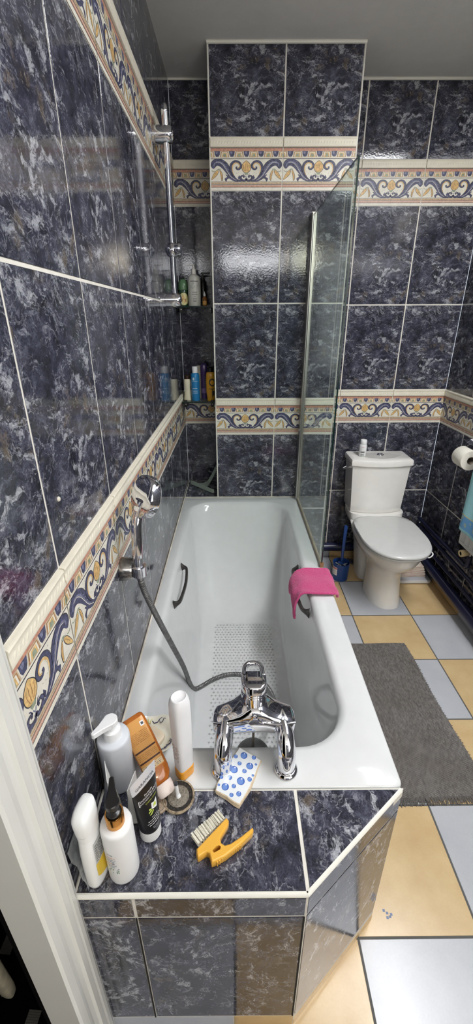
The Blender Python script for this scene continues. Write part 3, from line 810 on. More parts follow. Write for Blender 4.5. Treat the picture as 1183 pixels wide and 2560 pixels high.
# ------------------------------------------------------------------ hand shower, holder, hose
t = thing('shower_holder', 'chrome wall holder for the hand shower below the lower tile border', 'shower holder', (.0, .955, .975))
mb = MB(); Mh = rotM((1, 0, 0), (0, 1, 0), (0.0005, .962, .972))
mb.lathe([(.032, 0), (.033, .004), (.032, .012), (.030, .028), (.027, .034), (.018, .036)], DCHROME, 32, Mh); mb.build('wall_cup', t, True)
mb = MB(); ring = []
for k in range(23):
    a = math.radians(25+k*(310/22)); ring.append(Vector((.052+.0165*math.cos(a+PI*.5), .950+.0165*math.sin(a+PI*.5), .975)))
for p in (0,): mb.loft([[q+(q-Vector((.052, .950, .975))).normalized()*dx+Vector((0, 0, dz)) for dx, dz in ((-.003, -.014), (.003, -.014), (.003, .014), (-.003, .014))] for q in ring], CHROME, smooth=False)
mb.tube([(.030, .958, .972), (.040, .953, .974)], .012, CHROME, 16)
mb.build('fork', t, True)
t = thing('hand_shower', 'chrome hand shower with a round mirror-backed head standing in the wall holder', 'hand shower', (.052, .945, .96))
mb = MB()
hp = catmull([(.052, .950, .950), (.052, .948, 1.0), (.054, .948, 1.05), (.056, .957, 1.105), (.060, .966, 1.132)], 10)
mb.tube(hp, [.0105+.0035*min(1, i/14) for i in range(len(hp))], CHROME, 22); mb.build('handle', t, True)
nb = Vector((-.72, -.52, .34)).normalized(); hc = Vector((.081, .979, 1.178))
Mh = rotM(nb, (0, 0, 1), hc)
mb = MB(); mb.lathe([(.0495, -.017), (.0545, -.014), (.0560, -.006), (.0560, .008), (.0548, .0115), (.0525, .0128), (.030, .0133), (.0, .0135)], CHROME, 48, Mh, cap1=False); mb.build('head', t, True)
mb = MB(); mb.lathe([(.0, -.0180), (.050, -.0180), (.050, -.0165), (0, -.0165)], mat('grey_spray_plate', (150, 150, 148), .4), 40, Mh, cap0=False, cap1=False)
for r, n in ((.012, 6), (.024, 12), (.036, 18)):
    for k in range(n): mb.ball((r*math.cos(2*PI*k/n), r*math.sin(2*PI*k/n), -.0185), .0014, .0014, .001, GREYINK, 8, 5, Mh)
mb.build('spray_face', t, True)
mb = MB(); mb.tube(catmull([(.058, .963, 1.122), (.065, .970, 1.144), (.076, .976, 1.165)], 5), [.0145]*4+[.018]*4+[.022]*3, CHROME, 22); mb.build('neck', t, True)
hose = catmull([(.052, .950, .948), (.055, .952, .925), (.060, .965, .88), (.076, 1.01, .76), (.098, 1.075, .60), (.118, 1.15, .43), (.130, 1.215, .27), (.142, 1.243, .215), (.165, 1.262, .206), (.215, 1.300, .205), (.272, 1.325, .205), (.335, 1.326, .205), (.395, 1.303, .205), (.440, 1.255, .208), (.462, 1.165, .230), (.462, 1.06, .30), (.452, .95, .40), (.432, .85, .53), (.411, .772, .615), (.404, .752, .645)], 14)
mb = MB()
HOSE = NT('ribbed_steel_hose'); HOSE.b.inputs['Metallic'].default_value = .75; HOSE.b.inputs['Roughness'].default_value = .42
tc = HOSE.new('ShaderNodeTexCoord'); HOSE.link(HOSE.ramp(HOSE.noise(tc.outputs['Object'], 60, 3).outputs['Fac'], [(.3, rgb(112, 112, 112)), (.7, rgb(140, 140, 139))]), HOSE.b.inputs['Base Color'])
HOSE = HOSE.m
# resample evenly and give it spiral ribs
ln = [0]
for a, b in zip(hose, hose[1:]): ln.append(ln[-1]+(b-a).length)
step = .00175; pts = []; k = 0; d = 0
while d < ln[-1]:
    while ln[k+1] < d: k += 1
    u = (d-ln[k])/max(1e-6, ln[k+1]-ln[k]); pts.append(hose[k]+(hose[k+1]-hose[k])*u); d += step
mb.tube(pts, [.0088-(.0017 if i % 4 == 0 else 0) for i in range(len(pts))], HOSE, 10)
ho = mb.build('shower_hose', angle=80); tag(ho, 'grey ribbed metal shower hose hanging from the holder and looping over the bath floor', 'hose')

# ------------------------------------------------------------------ riser rail
t = thing('shower_riser_rail', 'chrome vertical shower rail with two wall brackets and a slider on the left wall', 'shower rail', (.0, 2.03, 1.66))
XRR, YRR = .052, 2.03
mb = MB(); mb.lathe([(.0125, 0), (.0125, .655), (.0135, .657), (.0135, .664), (.0125, .672), (.009, .680), (.004, .684)], CHROME, 24, Matrix.Translation((XRR, YRR, 1.655))); mb.build('bar', t, True)
for z in (1.672, 2.245):
    mb = MB(); mb.lathe([(.031, .0005), (.031, .012), (.0295, .013), (.0295, .056), (.0285, .068), (.024, .076), (.014, .080), (.012, .0785), (.005, .0785)], CHROME, 32, rotM((1, 0, 0), (0, 1, 0), (0, YRR, z))); mb.build('wall_bracket', t, True)
mb = MB(); mb.ball((XRR, YRR, 1.862), .029, .029, .029, CHROME, 28, 18)
mb.lathe([(.021, .0), (.024, .006), (.024, .022), (.019, .028), (.008, .030)], CHROME, 24, rotM((1, -.25, 0), (0, 0, 1), (XRR+.012, YRR-.003, 1.862))); mb.build('slider', t, True)

# ------------------------------------------------------------------ glass shelves in the niche
SG = glass_mat('green_tinted_shelf_glass', (.72, .80, .76), .06)
SGE = mat('dark_green_glass_edge', (22, 38, 34), .15)
for z, lab in ((1.660, 'upper glass shelf in the corner niche, at the height of the lower rail bracket'), (1.160, 'lower glass shelf in the corner niche, just above the tile border')):
    t = thing('glass_shelf', lab, 'shelf', (.1, 2.53, z), group='glass shelves in the niche')
    mb = MB()
    x0, x1, y0, y1 = .006, PX0-.004, 2.425, YB-.004
    mb.box((x0, y0+.001, z-.007), (x1, y1, z), SG)
    mb.box((x0, y0, z-.007), (x1, y0+.001, z), SGE)
    mb.build('pane', t, True)
    for x in (.028, PX0-.024):
        mb = MB(); mb.box((x-.008, y0+.012, z-.032), (x+.008, YB-.002, z-.0075), BLACKP); mb.box((x-.008, y0+.012, z+.0004), (x+.008, y0+.03, z+.006), BLACKP)
        mb.ball((x+.001, y0+.0115, z-.016), .003, .002, .003, WPLAST, 10, 6)
        mb.build('bracket', t, True)

# ------------------------------------------------------------------ glass bath screen
def screen():
    t = thing('glass_bath_screen', 'clear frameless glass shower screen standing on the outer rim of the bath', 'shower screen', (.688, 1.95, ZT))
    G = glass_mat('clear_screen_glass', (.88, .935, .915), .05)
    GE = mat('dark_glass_edge', (16, 40, 36), .1)
    mb = MB(); xa, xb = .685, .691; y0, y1, z0, z1 = 1.548, 2.306, ZT+.012, 2.041
    mb.face([(xa, y0, z0), (xa, y1, z0), (xa, y1, z1), (xa, y0, z1)], G); mb.face([(xb, y0, z0), (xb, y1, z0), (xb, y1, z1), (xb, y0, z1)], G)
    mb.face([(xa, y0, z0), (xb, y0, z0), (xb, y0, z1), (xa, y0, z1)], GE); mb.face([(xa, y0, z1), (xb, y0, z1), (xb, y1, z1), (xa, y1, z1)], GE); mb.face([(xa, y0, z0), (xa, y1, z0), (xb, y1, z0), (xb, y0, z0)], GE)
    mb.build('pane', t, True)
    mb = MB(); mb.prism([(.676, 2.300), (.700, 2.300), (.700, 2.3395), (.676, 2.3395)], ZT+.002, 2.052, ALU, bevel=.002)
    mb.tube([(.681, 2.294, ZT+.004), (.681, 2.294, 2.046)], .006, ALU, 14); mb.build('wall_profile', t, True)
    mb = MB(); mb.prism([(.682, 1.552), (.694, 1.552), (.694, 2.30), (.682, 2.30)], ZT+.0006, ZT+.014, mat('yellowed_seal', (150, 138, 118), .4, var=.3, vscale=15), bevel=.002); mb.build('bottom_seal', t, True)
    mb = MB(); mb.box((.681, 1.542, ZT+.001), (.696, 1.556, ZT+.022), mat('brass_end_stop', (168, 128, 92), .35, .6)); mb.build('end_stop', t, True)
    for z in (1.02, 1.86):
        mb = MB(); mb.ball((.676, 2.305, z), .004, .004, .006, WPLAST, 12, 8); mb.build('screw_cap', t, True)
screen()

# ------------------------------------------------------------------ toilet
def toilet():
    cx = 1.230
    t = thing('toilet', 'white close-coupled toilet with its grey-white lid down against the far wall', 'toilet', (cx, 2.25, 0))
    def egg(hw, yf, yb, z, n=48, pf=2.0, pb=3.2, x=cx, k=.55):
        ym = yf+(yb-yf)*k; out = []
        for k in range(n):
            a = 2*PI*k/n; c, s_ = math.cos(a), math.sin(a)
            p = pb if s_ > 0 else pf; ry = (yb-ym) if s_ > 0 else (ym-yf)
            out.append(Vector((x+hw*math.copysign(abs(c)**(2/p), c), ym+ry*math.copysign(abs(s_)**(2/p), s_), z)))
        return out
    mb = MB()
    mb.loft([egg(.100, 2.008, 2.300, 0.0005, pf=2.3), egg(.099, 2.010, 2.300, .02, pf=2.3), egg(.093, 2.026, 2.300, .12), egg(.092, 2.035, 2.31, .20), egg(.104, 2.015, 2.35, .245), egg(.135, 1.965, 2.42, .285), egg(.162, 1.922, 2.47, .325), egg(.177, 1.900, 2.50, .36), egg(.181, 1.894, 2.52, .385), egg(.181, 1.894, 2.53, .398), egg(.172, 1.903, 2.52, .404)], CERAMIC)
    mb.build('pan', t, True, angle=50)
    mb = MB()   # rear trap, separated from the front column by a deep recess
    mb.loft([egg(.098, 2.315, 2.500, .0005, pf=4, pb=4), egg(.100, 2.320, 2.515, .08, pf=4, pb=4), egg(.108, 2.335, 2.555, .22, pf=4, pb=4), egg(.125, 2.345, 2.585, .34, pf=4, pb=4), egg(.168, 2.36, 2.60, .385, pf=4, pb=4), egg(.176, 2.38, 2.605, .415, pf=4, pb=4), egg(.176, 2.392, 2.605, .447, pf=5, pb=4)], CERAMIC)
    mb.build('trap', t, True, angle=50)
    # seat ring and lid
    SEAT = mat('grey_white_toilet_seat', (206, 206, 204), .18, coat=.3)
    q = dict(pb=4.5, pf=2.35, k=.50)
    mb = MB(); mb.loft([egg(.181, 1.886, 2.375, .4065, **q), egg(.186, 1.880, 2.380, .411, **q), egg(.186, 1.880, 2.380, .417, **q), egg(.182, 1.885, 2.376, .420, **q)], SEAT); mb.build('seat', t, True)
    mb = MB(); mb.loft([egg(.184, 1.882, 2.383, .4215, **q), egg(.191, 1.874, 2.388, .426, **q), egg(.192, 1.873, 2.389, .433, **q), egg(.188, 1.878, 2.385, .440, **q), egg(.165, 1.905, 2.365, .4435, **q), egg(.10, 1.98, 2.32, .4455, pb=3)], SEAT); mb.build('lid', t, True, angle=50)
    for s_ in (-1, 1):
        mb = MB(); mb.tube([(cx+s_*.09-.025, 2.398, .428), (cx+s_*.09+.025, 2.398, .428)], .011, SEAT, 14); mb.build('hinge', t, True)
    # cistern: bowed front
    def tank(hw, yf, z, bow=.034, yb=2.604, r=.012, x0=1.222):
        out = []; n = 24
        for k in range(n+1):
            u = -1+2*k/n; out.append(Vector((x0+u*hw, yf-bow*(1-u*u)+bow, z)))
        out += [Vector((x0+hw, yf+bow+.03, z)), Vector((x0+hw, yb, z)), Vector((x0-hw, yb, z)), Vector((x0-hw, yf+bow+.03, z))]
        return out
    mb = MB(); mb.loft([tank(.160, 2.410, .449), tank(.162, 2.407, .453), tank(.164, 2.406, .50), tank(.179, 2.402, .750), tank(.180, 2.402, .760)], CERAMIC); mb.build('cistern', t, True, angle=40)
    mb = MB(); mb.loft([tank(.185, 2.396, .7615), tank(.189, 2.391, .766), tank(.190, 2.390, .790), tank(.187, 2.393, .800), tank(.176, 2.404, .8045)], CERAMIC); clid = mb.build('cistern_lid', t, True, angle=40)
    # shallow eye-shaped dish in the lid with the push button
    mb = MB(); up = [(1.226+.135*u, 2.515+.0*u+.055*(1-u*u)) for u in [1-2*k/16 for k in range(17)]]; dn = [(1.226+.135*u, 2.505-.070*(1-u*u)) for u in [-1+2*k/16 for k in range(17)]]
    mb.prism(dn+up, .8042, .8054, mat('grey_lid_recess', (204, 203, 199), .12), smooth=False); mb.build('lid_recess', clid, True)
    mb = MB(); mb.lathe([(.020, 0), (.021, .003), (.019, .007), (.012, .008), (.011, .006), (.009, .0065), (.005, .009)], CHROME, 28, Matrix.Translation((1.232, 2.515, .8056))); mb.build('flush_button', clid, True)
    mb = MB(); mb.tube([(1.0465, 2.50, .732), (1.022, 2.50, .732)], .008, CHROME, 14); mb.tube([(1.026, 2.50, .732), (1.004, 2.487, .730), (.993, 2.478, .727)], [.010, .008, .007], CHROME, 14); mb.build('water_valve', t, True)
    mb = MB()   # small white loop clipped on the rim
    mb.tube(catmull([(1.392, 2.035, .402), (1.410, 2.01, .398), (1.413, 1.992, .388), (1.394, 1.985, .374), (1.378, 1.995, .372)], 6), .0035, WPLAST, 10); mb.build('freshener_hook', t, True, label='thin white plastic loop on the rim')
toilet()

def simple_bottle(name, label, cat, loc, secs, material, n=32, rot=(0, 0, 0), group=None):
    t = thing(name, label, cat, loc, rot, group); mb = MB(); body(mb, secs, material, n); mb.build('bottle_body', t, angle=45); return t, surf(secs)

# white bottle on the cistern
t, f = simple_bottle('medicine_bottle', 'small white plastic bottle with a white cap standing on the toilet cistern', 'bottle', (1.112, 2.500, .8058), [(0, .020, .020, 2), (.003, .0225, .0225, 2), (.070, .0225, .0225, 2), (.076, .020, .020, 2)], WPLAST)
mb = MB(); mb.lathe([(.0185, .0765), (.0195, .078), (.0195, .102), (.0175, .105)], WPLAST, 28); mb.build('cap', t)
mb = MB(); a = -PI/2-.30; patch(mb, f, a-.55, a+.55, .004, .0055, mat('green_print', (96, 130, 100), .5)); patch(mb, f, a-.55, a+.55, .036, .0372, MATS['green_print'])
print_lines(mb, f, a, [.062, .060], [.020, .016], .0225, .0014, mat('red_print', (190, 90, 90), .5)); print_lines(mb, f, a, [.052, .044], [.02, .018], .0225, .0012, GREYINK)
print_lines(mb, f, a, [.029, .026], [.024, .022], .0225, .0042, BLACKP)
for k in range(11):
    if k % 4 != 3: patch(mb, f, a-.40+k*.075, a-.40+k*.075+.03+(k % 3)*.012, .008, .020, DARKINK, 1, 1)
mb.build('label_print', t)

# ------------------------------------------------------------------ toilet brush
BLUEP = mat('blue_plastic', (32, 66, 128), .28)
t = thing('toilet_brush_holder', 'round blue plastic toilet brush holder on the floor left of the toilet', 'brush holder', (1.012, 2.345, 0.0006))
mb = MB(); mb.lathe([(.048, 0), (.051, .003), (.0545, .10), (.0555, .122), (.0555, .125), (.0535, .1255), (.0525, .122), (.0510, .10), (.049, .012), (0, .010)], BLUEP, 40, cap1=False); mb.build('cup', t)
mb = MB(); sc_ = [(0, .0515, .0515, 2), (.10, .055, .055, 2), (.12, .0558, .0558, 2)]; f = surf(sc_, .0006)
a = math.radians(207); patch(mb, f, a-.42, a+.42, .045, .105, WPLAST); f2 = surf(sc_, .0012); patch(mb, f2, a-.40, a+.40, .090, .102, mat('pink_print', (196, 110, 110), .5)); print_lines(mb, f2, a, [.082, .076, .070, .062, .056, .050], [.03, .034, .028, .034, .03, .02], .054, .002, GREYINK); mb.build('label', t, label='white sticker with a pink band')
t = thing('toilet_brush', 'blue toilet brush with a long flat handle standing in its holder', 'brush', (1.012, 2.345, .012), (math.radians(-1.5), math.radians(1), 0))
mb = MB()
mb.loft([[Vector((a, b, z)) for a, b in superellipse(w, d, 16, 3)] for z, w, d in [(.07, .007, .007), (.11, .008, .008), (.14, .009, .006), (.25, .0105, .006), (.36, .012, .006), (.372, .011, .0055), (.378, .006, .004)]], BLUEP); mb.build('handle', t)
mb = MB(); random.seed(3)
for k in range(60):
    a = random.uniform(0, 2*PI); z = random.uniform(.02, .10); r = random.uniform(.032, .040)
    mb.tube([(0, 0, z), (r*math.cos(a), r*math.sin(a), z+random.uniform(-.004, .006))], .0012, WPLAST, 5)
mb.lathe([(.006, .0), (.02, .004), (.02, .012), (.007, .02), (.007, .09)], WPLAST, 16); mb.build('bristles', t)
mb = MB(); mb.lathe([(.015, .103), (.022, .104), (.024, .108), (.016, .112), (.008, .113)], BLUEP, 20); mb.build('splash_collar', t)

# loose tile offcut behind the brush
mb = MB(); mb.prism([(1.110, 2.515), (1.150, 2.505), (1.158, 2.565), (1.118, 2.578)], .0006, .012, mat('dark_mauve_tile_offcut', (92, 84, 92), .4, var=.2), bevel=.0015); tag(mb.build('tile_offcut'), 'small dark tile offcut on the floor left of the toilet pedestal', 'tile')

# ------------------------------------------------------------------ bathroom scale with folded towel
t = thing('bathroom_scale', 'flat grey-white bathroom scale on the floor right of the toilet', 'scale', (1.47, 2.40, .0006))
SCG = mat('grey_scale_top', (176, 178, 184), .2); 
mb = MB(); mb.prism([(x, y) for x, y in rounded_rect(-.115, .120, -.138, .15, .012, 4, 2)], .006, .028, SCG, side=mat('white_scale_edge', (214, 214, 214), .3), bevel=.003); mb.build('platform', t)
for x, y in ((-.09, -.11), (.095, -.11), (-.09, .12), (.095, .12)):
    mb = MB(); mb.lathe([(.012, 0), (.012, .0065)], BLACKP, 14, Matrix.Translation((x, y, 0))); mb.build('foot', t)
def stripes_mat():
    t = NT('cream_towel_with_pink_stripes'); tc = t.new('ShaderNodeTexCoord'); P = t.mapping(tc.outputs['Object'], (1, 1, 1))
    sx = t.new('ShaderNodeSeparateXYZ'); t.link(P, sx.inputs[0])
    w = t.math('SINE', t.math('MULTIPLY', t.math('ADD', sx.outputs[2], t.math('MULTIPLY', sx.outputs[0], .15)), 420))
    c = t.mix(t.ramp(w, [(0.80, (0, 0, 0)), (0.95, (.7, .7, .7))]), rgb(222, 210, 196), rgb(196, 124, 150)); t.link(c, t.b.inputs['Base Color'])
    t.b.inputs['Roughness'].default_value = .9; t.bump(t.noise(P, 500, 2).outputs['Fac'], .4, .002); return t.m
ST = stripes_mat()
tw = thing('folded_floor_towel', 'folded cream towel with thin pink stripes lying on the bathroom scale', 'towel', (1.47, 2.40, .0290))
random.seed(5)
for k in range(5):
    mb = MB(); w = .10-.004*k; z0 = .0006+k*.0165
    rings = []
    for j in range(13):
        y = -.095+.20*j/12
        rings.append([Vector((a*(1+.02*math.sin(j+k))-.005, y+.004*math.sin(a*40+k), z0+.0085+b+.0015*math.sin(a*50+j*.8+k))) for a, b in superellipse(w, .0082, 28, 3.2)])
    mb.loft(rings, ST); mb.build('fold', tw, angle=70)

# ------------------------------------------------------------------ heating pipes
t = thing('heating_pipe', 'thick dark navy heating pipe low along the back and right walls', 'pipe', (1.4, 2.56, .1))
mb = MB(); mb.tube([(PX1+.005, 2.582, .104), (1.552, 2.582, .104)]+[(1.552+.034*math.sin(a), 2.548+.034*math.cos(a), .104) for a in (PI/2*k/8 for k in range(1, 9))]+[(1.586, 1.31, .104)], .0295, NAVYP, 22); mb.build('tube', t, True)
for y in (2.25, 1.85):
    mb = MB(); mb.box((1.603, y-.008, .09), (XR-.0005, y+.008, .118), NAVYP); mb.build('clip', t, True)
for z, r, lab in ((.322, .0125, 'thin dark navy pipe along the right wall, highest of three'), (.276, .0125, 'thin dark navy pipe along the right wall, just below the highest one'), (.185, .010, 'thin dark navy pipe along the right wall, lowest of the thin ones')):
    t = thing('thin_heating_pipe', lab, 'pipe', (1.6, 2.2, z), group='thin navy pipes on the right wall')
    mb = MB(); x = 1.596
    if z > .3: path = [(x, 2.60, z), (x, 1.985, z)]+[(x, 1.985-.035*math.sin(a), z+.035-.035*math.cos(a)) for a in (PI/2*k/8 for k in range(1, 9))]+[(x, 1.95, .398)]
    else: path = [(x, 2.60, z), (x, 1.31, z)]
    mb.tube(path, r, NAVYP, 16); mb.build('tube', t, True)
    for y in (2.24, 1.80) if z < .3 else (2.24,):
        mb = MB(); mb.box((x+r*.8, y-.006, z-.008), (XR-.0005, y+.006, z+.008), NAVYP); mb.build('clip', t, True)

# ------------------------------------------------------------------ radiator, valve, towel, toilet roll
RADW = mat('white_radiator_enamel', (214, 214, 212), .25)
t = thing('radiator', 'white wall radiator at the right edge under the blue towel', 'radiator', (1.57, 1.5, .47))
mb = MB()
prof = []
n = 30
ys = [1.31+(1.992-1.31)*k/n for k in range(n+1)]
fr = [Vector((1.545+(.006 if k % 2 else 0), y, 0)) for k, y in enumerate(ys)]; bk = [Vector((1.592, y, 0)) for y in ys[::-1]]
mb.loft([[p+Vector((0, 0, z)) for p in fr+bk] for z in (.470, .474, .99, 1.0)], RADW, smooth=False); mb.build('panel', t, True)
mb = MB(); mb.box((1.541, 1.31, .466), (1.596, 1.995, .480), RADW); mb.box((1.541, 1.31, .99), (1.596, 1.995, 1.004), RADW); mb.box((1.541, 1.988, .48), (1.596, 1.996, .99), RADW); mb.build('side_cover', t, True)
for y in (1.45, 1.85):
    mb = MB(); mb.box((1.592, y-.015, .55), (XR-.0005, y+.015, .9), RADW); mb.build('wall_bracket', t, True)
t = thing('radiator_valve', 'cream plastic radiator valve with an open end, below the radiator corner', 'valve', (1.596, 1.955, .42))
CREAMP = mat('cream_plastic', (226, 206, 160), .35)
mb = MB(); mb.lathe([(.0185, .0), (.0195, .004), (.0195, .018), (.017, .034), (.013, .045), (.009, .048)], CREAMP, 24, rotM((1, .05, .06), (0, 0, 1), (1.540, 1.954, .418)), cap0=False)
mb.lathe([(.0185, .0), (.0125, .0005), (.0115, .004), (.0105, .022), (0, .022)], BLACKP, 24, rotM((1, .05, .06), (0, 0, 1), (1.540, 1.954, .418)), cap0=False, cap1=False, mats=[CREAMP, CREAMP, BLACKP, BLACKP]); mb.build('valve_head', t, True)
mb = MB(); mb.tube([(1.586, 1.956, .421), (1.600, 1.957, .421)], .010, DCHROME, 14); mb.tube([(1.598, 1.953, .396), (1.598, 1.953, .464)], .009, DCHROME, 14); mb.build('valve_body', t, True)

def towel_mat():
    t = NT('turquoise_towel_with_blue_border'); tc = t.new('ShaderNodeTexCoord'); P = tc.outputs['Object']
    sx = t.new('ShaderNodeSeparateXYZ'); t.link(P, sx.inputs[0]); z = sx.outputs[2]
    c = t.ramp(z, [(0.0, rgb(172, 234, 246)), (.012, rgb(172, 234, 246)), (.0125, rgb(116, 178, 232)), (.082, rgb(116, 178, 232)), (.0825, rgb(216, 222, 184)), (.092, rgb(216, 222, 184)), (.0925, rgb(176, 236, 246))], 'CONSTANT')
    t.link(c, t.b.inputs['Base Color']); t.b.inputs['Roughness'].default_value = .95
    t.bump(t.noise(P, 420, 2).outputs['Fac'], .5, .003); return t.m
TM = towel_mat(); FLW = mat('pale_yellow_green_embroidery', (204, 214, 168), .9)
t = thing('hand_towel', 'turquoise towel with a blue daisy border hanging over the radiator', 'towel', (1.53, 1.99, .553))
mb = MB(); nz, ny = 26, 22
def TP(i, j, o=0):
    z = .47*j/nz; y = -.006-.50*i/ny-.012*(1-j/nz)*(1 if i == 0 else 0)
    y = -.002-.50*i/ny; x = .000-.004*math.sin(i*1.1)*(1-j/nz)-.003+o
    return Vector((x, y+.006*(1-j/nz), z))
front = [[TP(i, j) for i in range(ny+1)] for j in range(nz+1)]
top = [[Vector((-.003+.072*k/6, front[nz][i].y, .47+.012*math.sin(PI*k/6))) for i in range(ny+1)] for k in range(1, 7)]
back = [[Vector((.069, front[nz][i].y, .47-.18*k/6)) for i in range(ny+1)] for k in range(1, 7)]
grid = front+top+back; ids = [mb.addv(r) for r in grid]
for j in range(len(ids)-1):
    for i in range(ny): mb.idx((ids[j][i], ids[j][i+1], ids[j+1][i+1], ids[j+1][i]), TM)
tb = mb.build('cloth', t); md = tb.modifiers.new('thickness', 'SOLIDIFY'); md.thickness = .006; md.offset = 0
for y, z in ((-.052, .045), (-.135, .05), (-.215, .044), (-.30, .05), (-.02, .078), (-.095, .072), (-.18, .074)):
    n = 10; mb = MB()
    for k in range(n):
        a = 2*PI*k/n; r0, r1 = (.004, .014) if z < .06 else (.001, .005); d = Vector((0, math.cos(a), math.sin(a))); s_ = Vector((0, -d.z, d.y)); c = Vector((-.0115, y, z))
        mb.face([c+d*r0-s_*.0008, c+d*r1-s_*.0017, c+d*r1+s_*.0017, c+d*r0+s_*.0008], FLW)
    mb.lathe([(.0036, 0), (.002, .001)], FLW, 10, rotM((-1, 0, 0), (0, 1, 0), (-.0112, y, z))); mb.build('embroidered_daisy', t)
mb = MB()
for k in range(9): 
    a = .25*PI+.5*PI*k/8; d = Vector((0, math.cos(a)*.0, 0)); mb.face([Vector((-.0112, -.004, .050+k*.004)), Vector((-.0112, -.014-.003*(k % 2), .0495+k*.0042)), Vector((-.0112, -.0135-.003*(k % 2), .0510+k*.0042)), Vector((-.0112, -.004, .0515+k*.004))], FLW)
mb.build('embroidered_fan', t)

PAPER = mat('white_tissue', (232, 228, 216), .95, bump=(220, .25))
t = thing('toilet_roll_holder', 'chrome toilet roll holder on the right wall', 'toilet roll holder', (1.6, 2.1, .95))
mb = MB(); mb.prism([(x, y) for x, y in rounded_rect(-.03, .03, -.024, .024, .010, 5, 2)], 0, .006, CHROME, rotM((-1, 0, 0), (0, 1, 0), (XR-.0005, 2.125, .988)), bevel=.001)
mb.build('wall_plate', t, True)
mb = MB(); sh = [(1.617, 1.003), (1.600, 1.008), (1.582, 1.002), (1.562, .984)]; pts = catmull([(a, 0, b) for a, b in sh], 6)
mb.loft([[Vector((p.x, y, p.z)) for p in pts]+[Vector((p.x, y, p.z-.0018)) for p in pts[::-1]] for y in (2.085, 2.165)], CHROME); mb.build('cover_flap', t, True)
mb = MB(); mb.tube([(1.614, 2.195, .975), (1.585, 2.198, .95), (1.556, 2.198, .917), (1.556, 2.185, .913), (1.556, 2.070, .913)], .0035, CHROME, 12); mb.build('arm', t, True)
t = thing('toilet_roll', 'white toilet paper roll on the chrome holder at the right edge', 'toilet roll', (1.556, 2.13, .906))
Mr = rotM((0, -1, 0), (1, 0, 0), (1.556, 2.181, .906))
mb = MB(); mb.lathe([(.0205, 0), (.053, 0), (.054, .002), (.054, .098), (.053, .100), (.0205, .100), (.0205, 0)], PAPER, 44, Mr, cap0=False, cap1=False); mb.build('paper', t, True)
mb = MB(); mb.lathe([(.0204, .0005), (.0204, .0995), (.0192, .0995), (.0192, .0005), (.0204, .0005)], mat('grey_cardboard', (150, 140, 128), .9), 32, Mr, cap0=False, cap1=False); mb.build('core', t, True)

# ------------------------------------------------------------------ bath mat
def weave_mat():
    t = NT('charcoal_woven_cotton'); tc = t.new('ShaderNodeTexCoord'); P = tc.outputs['Object']
    sx = t.new('ShaderNodeSeparateXYZ'); wob = t.noise(P, 9, 3)
    ad = t.new('ShaderNodeVectorMath', operation='ADD'); sc = t.new('ShaderNodeVectorMath', operation='SCALE'); t.link(wob.outputs['Color'], sc.inputs[0]); sc.inputs['Scale'].default_value = .006
    t.link(P, ad.inputs[0]); t.link(sc.outputs[0], ad.inputs[1]); t.link(ad.outputs[0], sx.inputs[0])
    a = t.math('SINE', t.math('MULTIPLY', sx.outputs[0], 2*PI/.0052)); b = t.math('SINE', t.math('MULTIPLY', sx.outputs[1], 2*PI/.0046))
    w = t.math('MULTIPLY', a, b)
    n = t.noise(t.mapping(P, (160, 60, 60)), 1.0, 3, .7).outputs['Fac']
    h = t.math('ADD', t.math('MULTIPLY', w, .5), t.math('MULTIPLY', n, 1.2))
    c = t.ramp(h, [(0.15, rgb(66, 63, 61)), (.5, rgb(114, 110, 107)), (.82, rgb(142, 138, 134)), (1.0, rgb(188, 184, 178))])
    big = t.ramp(t.noise(P, 6, 3).outputs['Fac'], [(.3, (.86, .83, .80)), (.7, (1.05, 1.05, 1.06))])
    t.link(t.mix(1.0, c, big, 'MULTIPLY'), t.b.inputs['Base Color']); t.b.inputs['Roughness'].default_value = .95
    t.bump(h, .9, .003); return t.m
WM = weave_mat()
t = thing('bath_mat', 'charcoal grey woven cotton mat with a fringed end on the floor beside the bath', 'bath mat', (1.0, 1.32, .0006))
mb = MB(); ny, nx = 60, 16; random.seed(2)
def MP(i, j, z):
    v = j/ny; y = -.385+.785*v; xl = -.165; xr = .238-.028*v+.004*math.sin(v*9)+random.uniform(-.0008, .0008)
    x = xl+(xr-xl)*i/nx
    sk = -.022*(1-v)*(i/nx-.3) if v < .12 else 0
    return Vector((x, y+.012*(i/nx)*(1-v), z+.0012*math.sin(v*14+i*.5)))
top = [[MP(i, j, .0065) for i in range(nx+1)] for j in range(ny+1)]
ids = [mb.addv(r) for r in top]; low = [mb.addv([Vector((p.x, p.y, .0)) for p in r]) for r in top]
for j in range(ny):
    for i in range(nx): mb.idx((ids[j][i], ids[j][i+1], ids[j+1][i+1], ids[j+1][i]), WM); mb.idx((low[j][i], low[j+1][i], low[j+1][i+1], low[j][i+1]), WM)
    for i in (0, nx): mb.idx((ids[j][i], ids[j+1][i], low[j+1][i], low[j][i]), WM)
for j in (0, ny):
    for i in range(nx): mb.idx((ids[j][i], ids[j][i+1], low[j][i+1], low[j][i]), WM)
mb.build('weave', t)
FR = mat('grey_cotton_fringe', (104, 100, 97), .95, var=.25, vscale=200)
mb = MB()
for k in range(230):
    u = k/229; e = top[0][0].lerp(top[0][-1], u); x = e.x; L = random.uniform(.014, .028)
    mb.tube([(x, e.y+.002, .0045), (x+random.uniform(-.003, .003), e.y-L*.5, .004), (x+random.uniform(-.006, .006), e.y-L, .0016)], [.0013, .0012, .0008], FR, 5)
for k in range(190):
    j = random.randint(0, ny-1); e = top[j][-1]; L = random.uniform(.003, .009)
    mb.tube([(e.x-.001, e.y, .004), (e.x+L, e.y+random.uniform(-.003, .003), .0016)], [.0009, .0006], FR, 4)
fo = mb.build('fringe', t); fo['kind'] = 'stuff'

